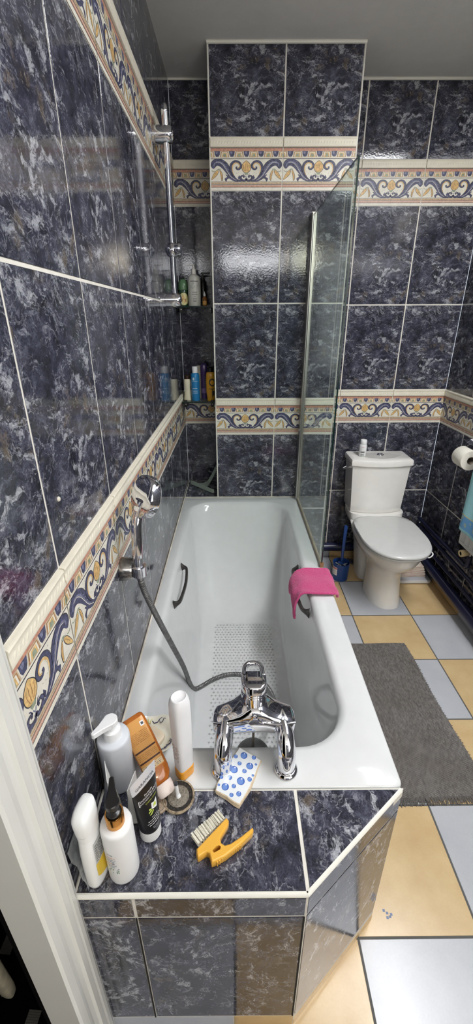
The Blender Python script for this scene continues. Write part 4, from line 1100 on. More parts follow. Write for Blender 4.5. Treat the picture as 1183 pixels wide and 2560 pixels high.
# ------------------------------------------------------------------ pink terry wash glove on the rim
def terry(name, c0, c1):
    t = NT(name); tc = t.new('ShaderNodeTexCoord'); P = tc.outputs['Object']
    n = t.noise(P, 330, 3, .7).outputs['Fac']; t.link(t.ramp(n, [(.3, rgb(*c0)), (.7, rgb(*c1))]), t.b.inputs['Base Color']); t.b.inputs['Roughness'].default_value = 1.0
    t.b.inputs['Sheen Weight'].default_value = .35; t.bump(n, 1.0, .004); return t.m
PK = terry('pink_terry', (196, 44, 112), (226, 84, 148))
t = thing('wash_glove', 'bright pink terry wash glove draped over the bath rim above the right grip', 'wash glove', (.65, 1.42, ZT))
mb = MB(); random.seed(11); ny, ns = 30, 44
prof = catmull([(.548, 0, -.078), (.546, 0, -.048), (.552, 0, -.020), (.574, 0, .004), (.602, 0, .0105), (.640, 0, .0095), (.680, 0, .0095), (.700, 0, .0085), (.710, 0, .002), (.713, 0, -.012)], 6); NP_ = len(prof)
def GP(i, j):
    v = j/ny; u = i/(NP_-1); p = prof[i]
    y = 1.338+.160*v
    y += .028*(u-.25)*(1 if v > .5 else .3)-.015*max(0, .3-u)*(v)+.004*math.sin(u*7+v*5)
    z = p.z+.0016*math.sin(v*11+u*6)+.0010*math.sin(u*23+v*9)
    x = p.x-.65+.002*math.sin(v*13)
    if u < .28: z = p.z+(.028*math.sin(v*PI*.9+.35)-.006)*(1-u/.28)-(.036*max(0, 1-v/.36))*(1-u/.28)**.7
    return Vector((x, y-1.42, z))
ids = [mb.addv([GP(i, j) for i in range(NP_)]) for j in range(ny+1)]
for j in range(ny):
    for i in range(NP_-1): mb.idx((ids[j][i], ids[j][i+1], ids[j+1][i+1], ids[j+1][i]), PK)
g = mb.build('terry_cloth', t); md = g.modifiers.new('thickness', 'SOLIDIFY'); md.thickness = .009; md.offset = 0.6
sb = g.modifiers.new('soft', 'SUBSURF'); sb.levels = 1; sb.render_levels = 2
tx = bpy.data.textures.new('pile', 'CLOUDS'); tx.noise_scale = .004; dm = g.modifiers.new('pile', 'DISPLACE'); dm.texture = tx; dm.strength = .003; dm.mid_level = .5
for v in (0, 1):
    mb = MB(); mb.tube([GP(i, v*ny)+Vector((0, .001*(1-2*v), .0045)) for i in range(0, NP_, 2)], .0052, PK, 12)
    hm = mb.build('hem', t); dm = hm.modifiers.new('pile', 'DISPLACE'); dm.texture = tx; dm.strength = .002; dm.mid_level = .5

# squeegee in the niche
SQ = mat('pale_green_plastic', (168, 184, 172), .4)
t = thing('squeegee', 'pale green plastic squeegee lying on the niche ledge with its handle against the pillar side', 'squeegee', (.1, 2.45, ZT+.01))
mb = MB(); a, b = Vector((.022, 2.560, .612)), Vector((.176, 2.398, .612)); d = (b-a).normalized()
mb.loft([[p+Vector((0, 0, 1))*z_+Vector((-d.y, d.x, 0))*w for w, z_ in ((-.006, -.011), (.004, -.011), (.006, 0), (.003, .012), (-.004, .012))] for p in (a, b)], SQ, smooth=False); mb.build('blade_holder', t, True)
mb = MB(); c = (a+b)/2; mb.loft([[p+sd*w+Vector((0, 0, z_)) for w, z_ in ((-wd, -.004), (wd, -.004), (wd, .004), (-wd, .004))] for p, wd, sd in ((c+Vector((.004, .006, .004)), .040, d), (c+Vector((.026, .028, .006)), .022, d), (c+Vector((.042, .046, .014)), .013, d), (Vector((.165, 2.535, .665)), .011, d), (Vector((.190, 2.560, .712)), .011, d))], SQ, smooth=False); mb.build('handle', t, True)

# ------------------------------------------------------------------ things on the tiled shelf and bath rim
ZS = ZT+.0016
# pump bottle
PEARL = mat('pearl_white_plastic', (214, 218, 224), .38)
secs = [(0, .031, .031, 2), (.003, .0345, .0345, 2), (.008, .0358, .0358, 2), (.146, .0358, .0358, 2), (.151, .0345, .0345, 2), (.153, .032, .032, 2)]
t, f = simple_bottle('pump_bottle', 'large pearly white pump bottle in the corner against the left wall', 'bottle', (.0380, .633, ZS), secs, PEARL, 44)
mb = MB(); mb.lathe([(.0195, .153), (.0195, .172), (.0185, .175), (.012, .177), (.0105, .190)], WPLAST, 32); mb.build('neck_collar', t, angle=40)
mb = MB(); d = math.radians(232)
def spoon(mb, z0, z1, r, L, ang, m, tip=.0045):
    """flat actuator with a long beak"""
    out = [(r*math.cos(a), r*math.sin(a)) for a in [math.radians(60)+math.radians(240)*k/18 for k in range(19)]]
    out = [(x, y) for x, y in out]+[(L*.55, -r*.50), (L*.95, -tip), (L, -tip*.4), (L, tip*.4), (L*.95, tip), (L*.55, r*.50)]
    Mz = Matrix.Rotation(ang, 4, 'Z'); mb.prism(out, z0, z1, m, Mz, bevel=.0016)
spoon(mb, .190, .204, .0155, .047, d, WPLAST); mb.build('pump_head', t, angle=40)
mb = MB(); a0 = math.radians(216)
for k in range(13): print_lines(mb, f, a0, [.138-k*.0075], [.016-.004*(k % 3 == 2)], .036, .0022, GREYINK)
mb.build('label_print', t)

# amber bottle lying back in the corner
AMB = NT('amber_pearlescent_plastic'); AMB.b.inputs['Roughness'].default_value = .22; AMB.b.inputs['Coat Weight'].default_value = .5
tc = AMB.new('ShaderNodeTexCoord'); AMB.link(AMB.ramp(AMB.noise(tc.outputs['Object'], 40, 3).outputs['Fac'], [(.3, rgb(158, 84, 22)), (.7, rgb(186, 108, 36))]), AMB.b.inputs['Base Color']); AMB = AMB.m
A_ = Vector((-.100, .114, .115)).normalized(); n_ = Vector((.23, -.605, .762)); n_ = (n_-A_*n_.dot(A_)).normalized(); w_ = A_.cross(n_)
t = thing('shampoo_bottle', 'flat amber bottle upside down on its pale cap, leaning between pump bottle and soap dish', 'bottle', (.153, .594, .6175))
Mrot = Matrix((-w_, A_.cross(-w_)*1.0, A_)).transposed()
xl, zl = w_, A_; yl = zl.cross(xl); Mrot = Matrix((xl, yl, zl)).transposed()
t.rotation_euler = Mrot.to_euler()
secs = [(.020, .014, .010, 2.2), (.024, .019, .013, 2.4), (.034, .026, .016, 2.8), (.048, .0285, .017, 3.2), (.120, .0295, .0172, 3.4), (.165, .0285, .0165, 3.4), (.174, .0265, .0150, 3.4), (.178, .022, .012, 3.2)]
mb = MB(); body(mb, secs, AMB, 40); mb.build('bottle_body', t, angle=45)
mb = MB(); body(mb, [(-.006, .016, .011, 2.2), (-.003, .019, .0135, 2.3), (.010, .021, .0150, 2.4), (.0215, .0205, .0145, 2.4)], mat('pinkish_white_cap', (218, 204, 196), .35), 36); mb.build('cap', t)
LBL = mat('golden_label', (206, 150, 80), .35, var=.04); f = surf(secs, .0006); f2 = surf(secs, .0011)
side = -PI/2   # face towards the room
mb = MB(); patch(mb, f, side-.98, side+.75, .056, .168, LBL, 16, 10); 
wl = mat('pale_label_band', (214, 190, 150), .4); patch(mb, f2, side-.95, side+.7, .058, .070, wl, 14, 2)
dk = mat('dark_brown_print', (64, 26, 18), .5)
patch(mb, f2, side-.90, side+.70, .076, .0795, dk, 14, 1); patch(mb, f2, side-.90, side+.70, .100, .1035, dk, 14, 1)
for k in range(7): print_lines(mb, f2, side-.12, [.140-k*.0035], [.030], .024, .0008, mat('brown_print', (150, 96, 44), .5))
for k in range(4): print_lines(mb, f2, side-.12, [.094-k*.0035], [.030], .024, .0008, MATS['brown_print'])
print_lines(mb, f2, side-.12, [.067, .063, .060], [.030, .030, .026], .024, .0012, DARKINK)
patch(mb, f2, side+.18, side+.52, .148, .159, WPLAST, 4, 2); f3 = surf(secs, .0015); patch(mb, f3, side+.24, side+.46, .1505, .1565, DARKINK, 3, 1)
mb.build('label', t, label='golden label with dark brown bands')

# soap dish and soap
CRM = mat('cream_glazed_ceramic', (222, 220, 206), .15, coat=.4)
t = thing('soap_dish', 'scalloped cream ceramic soap dish with small navy sprigs on the bath rim corner', 'soap dish', (.100, .724, ZT+.0006))
mb = MB(); rings = []
def dish(r, z, sc, tilt=0):
    out = []
    for k in range(64):
        a = 2*PI*k/64; rr = r*(1+sc*(.075*abs(math.cos(2.5*a+.5))-.03+.012*math.cos(15*a)))
        out.append(Vector((rr*math.cos(a)*1.16, rr*math.sin(a)*1.04, z+sc*.004*math.cos(5*a+1)+.0)))
    return out
for r, z, s_ in [(.026, 0, 0), (.028, .002, 0), (.030, .008, .2), (.042, .022, .7), (.051, .035, 1), (.053, .0375, 1), (.052, .039, 1), (.045, .034, .9), (.037, .024, .4), (.030, .017, .1), (.015, .0155, 0)]: rings.append(dish(r, z, s_))
mb.loft(rings, CRM); mb.build('dish', t, angle=60)
nv = mat('navy_sprig_paint', (44, 50, 84), .3); yl_ = mat('yellow_sprig_paint', (196, 186, 110), .3)
def rim_pt(a, u): 
    p = dish(.0385+.011*u, .0262+.0095*u, .6+.4*u); k = int(round(a/(2*PI)*64)) % 64; return p[k]+Vector((0, 0, .0016))
for a0, L, mm in ((1.25, .5, nv), (1.05, .35, nv), (5.5, .5, nv), (5.65, .4, nv), (5.35, .3, nv), (1.75, .3, yl_), (1.95, .25, yl_)):
    mb = MB(); mb.tube([rim_pt(a0+L*q/4, .35+.4*math.sin(q*1.3+a0)) for q in range(5)], .0011, mm, 6); mb.build('painted_sprig', t)
t = thing('soap_bar', 'worn beige bar of soap lying in the scalloped dish', 'soap', (.098, .724, ZT+.0165), (0, 0, math.radians(-32)))
mb = MB(); mb.loft([[Vector((x, y, z)) for x, y in superellipse(rx, ry, 36, 3.4)] for z, rx, ry in [(.001, .022, .017), (.004, .0285, .0225), (.011, .0305, .0245), (.016, .029, .023), (.0185, .024, .018), (.019, .012, .009)]], mat('beige_soap', (214, 200, 176), .5, sss=.2)); mb.build('bar', t)

# white bottle on its orange cap
t = thing('shower_gel_bottle', 'tall white bottle standing upside down on its orange cap beside the left tap leg', 'bottle', (.187, .649, ZS), (0, 0, math.radians(44)))
secs = [(.0285, .0185, .0145, 4), (.032, .0195, .0155, 4.5), (.12, .0205, .0170, 4.5), (.20, .0215, .0185, 4), (.232, .0215, .0190, 3.2), (.244, .0205, .0180, 2.6), (.250, .0180, .0160, 2.3)]
mb = MB(); body(mb, secs, mat('satin_white_plastic', (236, 236, 238), .3), 40, cap1=False)
mb.loft([[Vector((x, y, z)) for x, y in superellipse(rx, ry, 40, 2.2)] for z, rx, ry in [(.250, .0180, .0160), (.2512, .0165, .0145), (.2495, .0150, .0130), (.2475, .010, .009), (.2470, .004, .004)]], MATS['satin_white_plastic'], cap0=False); mb.build('bottle_body', t, angle=50)
mb = MB(); body(mb, [(0, .0175, .0140, 4.5), (.002, .0195, .0155, 5), (.0275, .0200, .0158, 5), (.0283, .019, .015, 5)], mat('orange_plastic', (224, 152, 36), .3), 40); mb.build('cap', t)
mb = MB(); f = surf(secs); a0 = PI
for k in range(9): print_lines(mb, f, a0, [.065+k*.006], [.010+.006*(k % 2)], .018, .002, mat('pink_brown_print', (176, 140, 132), .5))
mb.build('label_print', t)

# basin plugs
t = thing('bath_plug', 'round tarnished bath plug with an upright white stem at the rim edge', 'plug', (.179, .592, ZS), (math.radians(1), 0, 0))
RIM = mat('tan_corroded_rim', (150, 134, 110), .6, bump=(220, .8), var=.6, vscale=160); DKR = mat('blackened_rubber', (44, 39, 34), .75, bump=(260, .8), var=.8, vscale=190); GRM = mat('grimy_grey_metal', (124, 117, 105), .6, bump=(300, .7), var=.45, vscale=260)
mb = MB(); mb.lathe([(.033, 0), (.0365, .003), (.0368, .006), (.0345, .0085), (.0325, .0080), (.0310, .0062), (.0250, .0058), (.0240, .0068), (.0195, .0082), (.010, .0086), (0, .0086)], RIM, 44, mats=[RIM, RIM, RIM, RIM, DKR, DKR, DKR, GRM, GRM, GRM], cap1=False); mb.build('disc', t)
mb = MB(); mb.tube([(0, -.001, .007), (-.001, -.0005, .014)], [.0062, .0048], WPLAST, 14); mb.tube([(-.001, -.0005, .012), (-.003, .002, .046)], .0040, WPLAST, 14); mb.build('stem', t)
mb = MB(); mb.tube([(-.003, .002, .0455), (-.0034, .0024, .0525)], [.0043, .0038], DARKINK, 14); mb.build('stem_tip', t)
t = thing('small_basin_plug', 'small brownish basin plug half hidden behind the black tube', 'plug', (.139, .5735, ZS))
mb = MB(); mb.lathe([(.0150, 0), (.0175, .003), (.0170, .006), (.014, .0072), (.012, .006), (.006, .0065), (.004, .010), (0, .011)], mat('limescaled_brown_metal', (138, 122, 104), .5, bump=(140, .5), var=.35, vscale=80), 32, cap1=False); mb.build('disc', t)

# tubes standing on their caps
def tube_thing(name, label, loc, ang, zt, r, hw, capm, bodym, bandz=None, bandm=None, h0=.028):
    t = thing(name, label, 'tube', loc, (0, 0, ang))
    secs = [(h0, r*.96, r*.96, 2), (h0+.002, r, r, 2)]
    for k in range(1, 15):
        u = k/14; z = h0+.002+(zt-.008-h0-.002)*u
        secs.append((z, r+(hw-r)*u, r*(1-u**1.25)+.0011*u**1.25, 2+.5*u))
    secs.append((zt, hw, .0010, 2.5))
    mm = [bodym if (bandz is None or s_[0] < bandz) else bandm for s_ in secs]
    mb = MB(); body(mb, secs, bodym, 44, mats=mm); mb.build('tube_body', t, angle=50)
    mb = MB(); mb.lathe([(r*.9, 0), (r*1.0, .002), (r*.985, h0-.002), (r*.96, h0)], capm, 36); mb.build('cap', t)
    return t, secs
BLK = mat('satin_black_tube', (16, 15, 16), .34); SIL = mat('silver_white_band', (216, 217, 222), .25, .25)
CAPW = mat('white_tube_cap', (222, 222, 220), .4)
t, secs = tube_thing('cream_tube', 'black cream tube with a white lettered top band standing on a white cap', (.1280, .526, ZS), math.radians(57), .186, .0225, .0335, CAPW, BLK, .147, SIL)
f = surf(secs, .0006); mb = MB(); sd = -PI/2
def ff(x, z):
    """lettering coordinates on the front of the tube (x to the right, z up)"""
    rx, ry, p = sec_at(secs, z); rx += .0007; ry += .0007
    c = max(-.985, min(.985, x/rx)); a = -math.acos(c)
    return Vector((rx*c, -ry*(max(0, 1-abs(c)**p))**(1/p), z))
put_text(mb, 'GARANCIA', .0098, lambda x, y: ff(x, .166+y), DARKINK)
put_text(mb, 'PARIS', .0036, lambda x, y: ff(x, .1575+y), GREYINK)
put_text(mb, 'Formule', .0062, lambda x, y: ff(x+.001, .1385+y), WHITEINK)
put_text(mb, 'ENSORCELANTE', .0066, lambda x, y: ff(x+.002, .1315+y), WHITEINK)
put_text(mb, 'ANTI-PEAU DE CROCO', .0048, lambda x, y: ff(x+.002, .1245+y), WHITEINK)
LIME = mat('lime_print', (190, 208, 92), .5)
put_text(mb, 'Crème corps', .0056, lambda x, y: ff(x+.003, .1165+y), LIME)
for p in ((-.0245, .121, -.0235, .1365), (-.0245, .1355, -.0215, .1365), (-.0245, .121, -.0215, .122)): mb.face([ff(p[0], p[1]), ff(p[2], p[1]), ff(p[2], p[3]), ff(p[0], p[3])], WHITEINK)
def shape(pts, m_, off=0):
    tr = tessellate_polygon([[Vector((x, y, 0)) for x, y in pts]]); P = [ff(x, y)+Vector((0, -off, 0)) for x, y in pts]; ids = mb.addv(P)
    for q in tr: mb.idx([ids[k] for k in q], m_, False)
shape([(.000, .107), (.007, .103), (.015, .107), (.014, .096), (.012, .085), (.004, .089), (-.002, .093)], WHITEINK)
shape([(.003, .092), (.004, .099), (.008, .103), (.011, .098), (.010, .091), (.007, .094)], LIME, .0003)
shape([(-.002, .096), (-.008, .099), (-.009, .095), (-.004, .093)], LIME, .0003); shape([(-.001, .092), (-.010, .092), (-.011, .088), (-.003, .089)], LIME, .0003); shape([(.001, .090), (-.004, .086), (-.010, .083), (-.005, .081), (.002, .086)], LIME, .0003)
put_text(mb, 'Peau lisse', .0042, lambda x, y: ff(x+.002, .0735+y), WHITEINK)
for z, w in ((.0665, .030), (.0605, .034), (.0545, .028), (.0465, .018), (.0425, .016)):
    x = -w/2
    while x < w/2: L = random.uniform(.002, .006); mb.face([ff(x, z), ff(min(x+L, w/2), z), ff(min(x+L, w/2), z+.0017), ff(x, z+.0017)], WHITEINK if z > .05 else GREYINK); x += L+.0012
mb.build('lettering', t, label='white and lime lettering')
WT = mat('white_laminate_tube', (222, 222, 218), .35)
t, secs = tube_thing('hand_cream_tube', 'small plain white tube standing just left of the black one', (.0925, .5555, ZS), math.radians(80), .118, .0165, .0225, CAPW, WT, h0=.018)
f = surf(secs); mb = MB()
for k in range(9): print_lines(mb, f, -PI/2+.15, [.040+k*.006], [.010+.004*(k % 2)], .018, .0012, GREYINK)
mb.build('label_print', t)
t, secs = tube_thing('toothpaste_tube', 'big white tube with faint print in front of the pearly pump bottle', (.044, .5555, ZS), math.radians(112), .148, .0195, .0250, CAPW, WT, h0=.016)
f = surf(secs); mb = MB()
for k in range(12): print_lines(mb, f, -PI/2, [.030+k*.008], [.016+.006*(k % 2)], .022, .0022, mat('olive_print', (120, 118, 84), .5))
mb.build('label_print', t); mb = MB()
for k in range(8): print_lines(mb, f, PI/2, [.040+k*.009], [.018], .022, .003, mat('blue_grey_print', (140, 152, 172), .5))
patch(mb, f, PI/2+.5, PI/2+1.0, .03, .12, MATS['blue_grey_print']); mb.build('label_print', t)

# white pump bottle with gold collar
GOLD = mat('rose_gold_metal', (206, 150, 84), .2, 1.0)
secs = [(0, .0255, .0255, 2), (.003, .0285, .0285, 2), (.007, .0292, .0292, 2), (.143, .0292, .0292, 2), (.149, .0278, .0278, 2), (.151, .025, .025, 2)]
t, f = simple_bottle('lotion_bottle', 'white pump bottle with a gold collar and black pump near the front of the shelf', 'bottle', (.0885, .4620, ZS), secs, mat('matt_white_bottle', (230, 230, 230), .4), 44)
mb = MB(); mb.lathe([(.0168, .1512), (.0168, .177), (.0158, .1785), (.0142, .1785), (.0138, .172), (.0135, .162)], GOLD, 36, cap0=False, cap1=False); mb.build('collar', t)
mb = MB(); mb.lathe([(.0134, .160), (.0130, .181), (.0115, .1825), (.0085, .183), (.0060, .185), (.0058, .196)], BLACKP, 32)
spoon(mb, .196, .209, .0125, .047, math.radians(106), BLACKP, .0042); mb.build('pump_head', t, angle=40)
mb = MB(); a0 = math.radians(-112); f = surf(secs)
MC = [GREYINK, mat('orange_print', (214, 150, 110), .5), MATS['blue_grey_print'], mat('leaf_green_print', (96, 150, 110), .5)]
for k, (z, w) in enumerate([(.098, .012), (.090, .020), (.084, .022), (.079, .016), (.072, .014), (.066, .022), (.061, .014)]): print_lines(mb, f, a0, [z], [w], .0293, .0016, MC[k % 3])
for k in range(16): 
    a = a0+random.uniform(-.35, .45); z = random.uniform(.042, .056); patch(mb, f, a, a+.06, z, z+.0025, MC[3] if k % 4 else MC[2], 1, 1)
patch(mb, f, a0+.12, a0+.26, .071, .076, MC[2], 2, 1); mb.build('label_print', t)

# cleaner bottle with a big cap
secs = [(0, .0130, .0210, 2.6), (.003, .0150, .0240, 2.7), (.010, .0156, .0252, 2.8), (.06, .0158, .0258, 2.8), (.105, .0158, .0252, 2.6), (.130, .0154, .0236, 2.4), (.142, .0150, .0226, 2.3)]
t, f = simple_bottle('cleaner_bottle', 'white bathroom cleaner bottle with a bulky white cap and yellow label by the door casing', 'bottle', (.0408, .4520, ZS), secs, mat('glossy_white_bottle', (234, 235, 234), .25), 44, (0, 0, math.radians(-14)))
mb = MB()
mb.loft([[Vector((x, y+cy, z+sl*(y/.03))) for x, y in superellipse(rx, ry, 40, p)] for z, rx, ry, p, cy, sl in [(.142, .0152, .0228, 2.4, 0, 0), (.160, .0155, .0236, 2.4, 0, 0), (.1605, .0162, .0242, 2.4, 0, 0), (.163, .0164, .0246, 2.4, 0, 0), (.185, .0168, .0246, 2.6, -.001, 0), (.200, .0166, .0240, 2.8, -.001, .006), (.208, .0150, .0220, 2.8, 0, .008), (.212, .0112, .0172, 2.6, 0, .008), (.213, .005, .009, 2.2, 0, .008)]], MATS['glossy_white_bottle']); mb.build('cap', t, angle=45)
mb = MB()
for z in (.180, .189, .198): mb.box((-.0182, -.006+(z-.180)*.3, z), (-.015, .004+(z-.180)*.3, z+.004), MATS['glossy_white_bottle'])
mb.build('cap_ribs', t)
mb = MB(); f = surf(secs, .0007); YL = mat('yellow_label', (222, 190, 58), .4); GL = mat('grey_label', (188, 190, 188), .4)
patch(mb, f, -.50, .75, .072, .128, GL, 12, 4); 
for i in range(10):
    a = -.55+1.3*i/10; a2 = a+.13; zl = .022+.045*max(0, (.3-a))*.5
    patch(mb, f, a, a2, zl-.006, .072, YL, 2, 3)
f2 = surf(secs, .0011)
for k in range(8): print_lines(mb, f2, .1, [.078+k*.0058], [.022], .022, .0018, DARKINK)
mb.build('label', t)

# sachet leaning on the wall
SACH = glass_mat('cloudy_plastic_film', (.78, .80, .82), .22, .12)
t = thing('plastic_sachet', 'cloudy plastic sachet with a blue oval leaning on the wall behind the cleaner bottle', 'sachet', (.012, .462, ZS))
mb = MB(); n = 14; rings = []
for j in range(n+1):
    z = .118*j/n; th = .0035*math.sin(PI*min(1, j/n*1.02))+.0006; xc = .016-.021*j/n
    hw = .036*(1-.1*math.sin(PI*j/n))
    rings.append([Vector((.0+xc+b, a+.002*math.sin(j), z)) for a, b in superellipse(hw, th, 28, 2.2)])
mb.loft(rings, SACH); mb.build('film', t)
mb = MB()
def SP(y, z, o=.0048): 
    j = z/.118; return Vector((.016-.021*j+o, y, z))
for r0, r1, m_ in ((.0, 1.0, mat('royal_blue_print', (44, 70, 130), .4)), (.0, .62, mat('deep_blue_print', (24, 36, 76), .4))):
    pts = [SP(-.004+.017*r1*math.cos(2*PI*k/24), .060+.026*r1*math.sin(2*PI*k/24), .0047+.0006*(1-r1)) for k in range(24)]; mb.face(pts, m_)
mb.build('printed_oval', t)

# hand brush
YB_ = mat('yellow_orange_plastic', (232, 176, 70), .3)
outline = [(.2888, .5391), (.2938, .5338), (.2931, .5264), (.2844, .5127), (.279, .5049), (.2767, .4994), (.2793, .4925), (.2865, .4884), (.2975, .491), (.3182, .5033), (.3436, .5202), (.3456, .5165), (.3432, .5101), (.3196, .4908), (.2884, .4698), (.2672, .4609), (.2612, .4591), (.2577, .4674), (.2558, .4739), (.2503, .4766), (.2339, .4676), (.2299, .4728), (.2292, .4821)][::-1]
hole = [(.2618, .4785), (.2685, .4851), (.2747, .4878), (.2787, .485), (.2773, .4804), (.2651, .4745)]
t = thing('scrubbing_brush', 'yellow-orange hand scrubbing brush with pale bristles lying on its side on the tiled shelf', 'brush', (.28, .50, ZS))
mb = MB()
def inset(poly, d):
    out = []
    for k in range(len(poly)):
        a, b, c = Vector(poly[k-1]), Vector(poly[k]), Vector(poly[(k+1) % len(poly)])
        e1, e2 = (b-a).normalized(), (c-b).normalized(); nn = Vector((-(e1.y+e2.y), e1.x+e2.x))
        if nn.length > 1e-6: nn.normalize()
        out.append(tuple(b+nn*d))
    return out
H0, H1 = ZS+.0005, ZS+.0225
def loopring(poly, z): return [Vector((x, y, z)) for x, y in poly]
rings = [loopring(inset(outline, .0025), H0), loopring(outline, H0+.0035), loopring(outline, H1-.004), loopring(inset(outline, .0012), H1-.0012), loopring(inset(outline, .0030), H1)]
mb.loft(rings, YB_, cap0=False, cap1=False)
hl = [loopring(hole, H0), loopring(hole, H1)]; mb.loft(hl, YB_, cap0=False, cap1=False)
for z, o in ((H0, inset(outline, .0025)), (H1, inset(outline, .0030))):
    A = [Vector((x, y, 0)) for x, y in o]; B = [Vector((x, y, 0)) for x, y in hole]; P = A+B
    for q in tessellate_polygon([A, B]): mb.idx(mb.addv([Vector((P[k].x, P[k].y, z)) for k in q]), YB_, False)
mb.build('handle', t, True, angle=40)
mb = MB()   # grip ribs along the handle
for k in range(11):
    u = k/10; p = Vector((.272, .4625, 0)).lerp(Vector((.318, .4905, 0)), u); mb.tube([(p.x, p.y-.0008, H0+.004), (p.x, p.y-.0008, H1-.005)], .0014, YB_, 8)
mb.build('grip_ribs', t, True)
mb = MB(); BR = mat('ivory_bristles', (232, 228, 212), .7, var=.08, vscale=300); random.seed(9)
a, b = Vector((.2855, .5395, 0)), Vector((.2315, .4905, 0)); dr = (b-a).normalized(); pr = Vector((dr.y, -dr.x, 0)); pr = -pr if pr.x > 0 else pr
for k in range(12):
    base = a.lerp(b, (k+.35)/12)
    for zz in (.0065, .0165):
        for q in range(14):
            o = dr*random.uniform(-.0019, .0019); oz = random.uniform(-.0035, .0035); L = .0225+.003*(k/11)+random.uniform(-.0008, .0008)
            p0 = base+o+Vector((0, 0, ZS+zz+oz*.6)); sp = dr*random.uniform(-.0012, .0012)
            mb.tube([p0, p0+pr*L+sp+Vector((0, 0, oz*.3))], [.00085, .0007], BR, 5)
bo = mb.build('bristle_tufts', t, True); bo['kind'] = 'stuff'

# broken tile shard
t = thing('tile_shard', 'broken piece of white tile printed with blue bubbles, resting against the left tap foot', 'tile shard', (.318, .64, ZS))
sh = [(.3188, .7075), (.3429, .6943), (.3722, .6759), (.3631, .6554), (.3564, .6395), (.3419, .609), (.3283, .5872), (.3171, .5713), (.3028, .5774), (.2863, .5887), (.2621, .5999), (.2652, .6163), (.2795, .6433), (.2927, .6676)][::-1]
def SZ(x): return ZS+.0125-.075*(x-.262)
GZ = mat('white_glaze', (222, 226, 228), .12); BIS = mat('beige_tile_body', (206, 188, 160), .85, bump=(260, .5), var=.1, vscale=120)
mb = MB(); n = len(sh); random.seed(4)
ins = inset(sh, .0022); bot = [(x+random.uniform(-.0015, .0015), y-(.003 if y < .62 else 0)+random.uniform(-.001, .001)) for x, y in sh]
L0 = mb.addv([Vector((x, y, SZ(x)-.0085)) for x, y in bot]); L1 = mb.addv([Vector((x, y, SZ(x)-.0014)) for x, y in sh]); L2 = mb.addv([Vector((x, y, SZ(x))) for x, y in ins])
for k in range(n):
    mb.idx((L0[k], L0[(k+1) % n], L1[(k+1) % n], L1[k]), BIS, False); mb.idx((L1[k], L1[(k+1) % n], L2[(k+1) % n], L2[k]), BIS, False)
for q in tessellate_polygon([[Vector((x, y, 0)) for x, y in ins]]): mb.idx([L2[k] for k in q], GZ, False)
for q in tessellate_polygon([[Vector((x, y, 0)) for x, y in bot]]): mb.idx([L0[k] for k in q][::-1], BIS, False)
mb.build('tile_body', t, True)
mb = MB(); B1, B2, B3 = mat('cobalt_print', (70, 104, 178), .15), mat('light_cobalt_print', (110, 142, 204), .15), mat('bubble_glint', (214, 224, 240), .15)
dots = [((.3294, .6852), .0089), ((.3093, .682), .0052), ((.3537, .6811), .0056), ((.3183, .665), .0052), ((.3429, .6595), .0089), ((.3053, .6493), .0093), ((.3297, .6466), .0056), ((.295, .63), .0056), ((.3208, .623), .0097), ((.3414, .6278), .0056), ((.2848, .6088), .0089), ((.3045, .6109), .0052), ((.3156, .5943), .006), ((.2872, .6456), .004), ((.2753, .6305), .0048), ((.2991, .5915), .0050), ((.3580, .664), .0032), ((.2700, .6126), .0032), ((.3495, .6374), .0032)]
for (x, y), r in dots:
    r *= .95
    for cx, cy, rr, m_, o in ((x, y, r, B1, .0002), (x-r*.12, y-r*.1, r*.72, B2, .0003), (x+r*.22, y+r*.55, r*.20, B3, .0004)):
        mb.face([Vector((cx+rr*math.cos(2*PI*k/18), cy+rr*math.sin(2*PI*k/18), SZ(cx+rr*math.cos(2*PI*k/18))+o)) for k in range(18)], m_)
mb.build('bubble_print', t, True, label='blue bubbles')

# ------------------------------------------------------------------ bottles on the glass shelves
ZU, ZL = 1.6604, 1.1604
GRN = mat('dark_green_plastic', (44, 74, 52), .2); LGRN = mat('translucent_green_cap', (92, 128, 92), .2)
secs = [(0, .024, .024, 2), (.004, .027, .027, 2), (.075, .027, .027, 2), (.080, .0255, .0255, 2)]
t, f = simple_bottle('green_jar', 'dark green jar with a rounded green lid and cream label on the upper glass shelf', 'jar', (.036, 2.525, ZU), secs, GRN)
mb = MB(); mb.lathe([(.0265, .0805), (.0272, .083), (.0265, .105), (.023, .122), (.015, .131), (.004, .134)], LGRN, 32); mb.build('lid', t)
mb = MB(); a0 = -PI/2+.15; fl = mat('cream_label', (214, 206, 150), .5)
for k in range(16):
    h = .030*math.sqrt(max(0, 1-((k-7.5)/8)**2)); a = a0-1.0+2.0*k/16; patch(mb, f, a, a+.126, .036-h, .036+h, fl, 1, 4)
f2 = surf(secs, .0012)
for a, z, m_ in ((-.35, .03, 'tan'), (.0, .038, 'ochre'), (.30, .028, 'tan'), (.1, .022, 'ochre'), (-.15, .045, 'ochre')): patch(mb, f2, a0+a-.14, a0+a+.14, z-.006, z+.008, FM[m_], 4, 2)
mb.build('label', t)
secs = [(0, .032, .032, 2), (.003, .0345, .0345, 2), (.125, .0345, .0345, 2), (.140, .031, .031, 2), (.150, .022, .022, 2), (.154, .0135, .0135, 2)]
t, f = simple_bottle('hair_care_bottle', 'tall off-white pump bottle with grey print on the upper glass shelf', 'bottle', (.0985, 2.50, ZU), secs, mat('off_white_plastic', (204, 204, 196), .35), 40)
mb = MB(); mb.lathe([(.0130, .1545), (.0130, .176), (.0115, .178), (.0060, .179), (.0056, .194)], mat('ivory_white_plastic', (226, 224, 216), .35), 24); spoon(mb, .194, .199, .0085, .034, math.radians(185), MATS['ivory_white_plastic'], .003); mb.build('pump_head', t)
mb = MB(); a0 = -PI/2+.12; print_lines(mb, f, a0, [.117], [.042], .035, .0045, BLACKP)
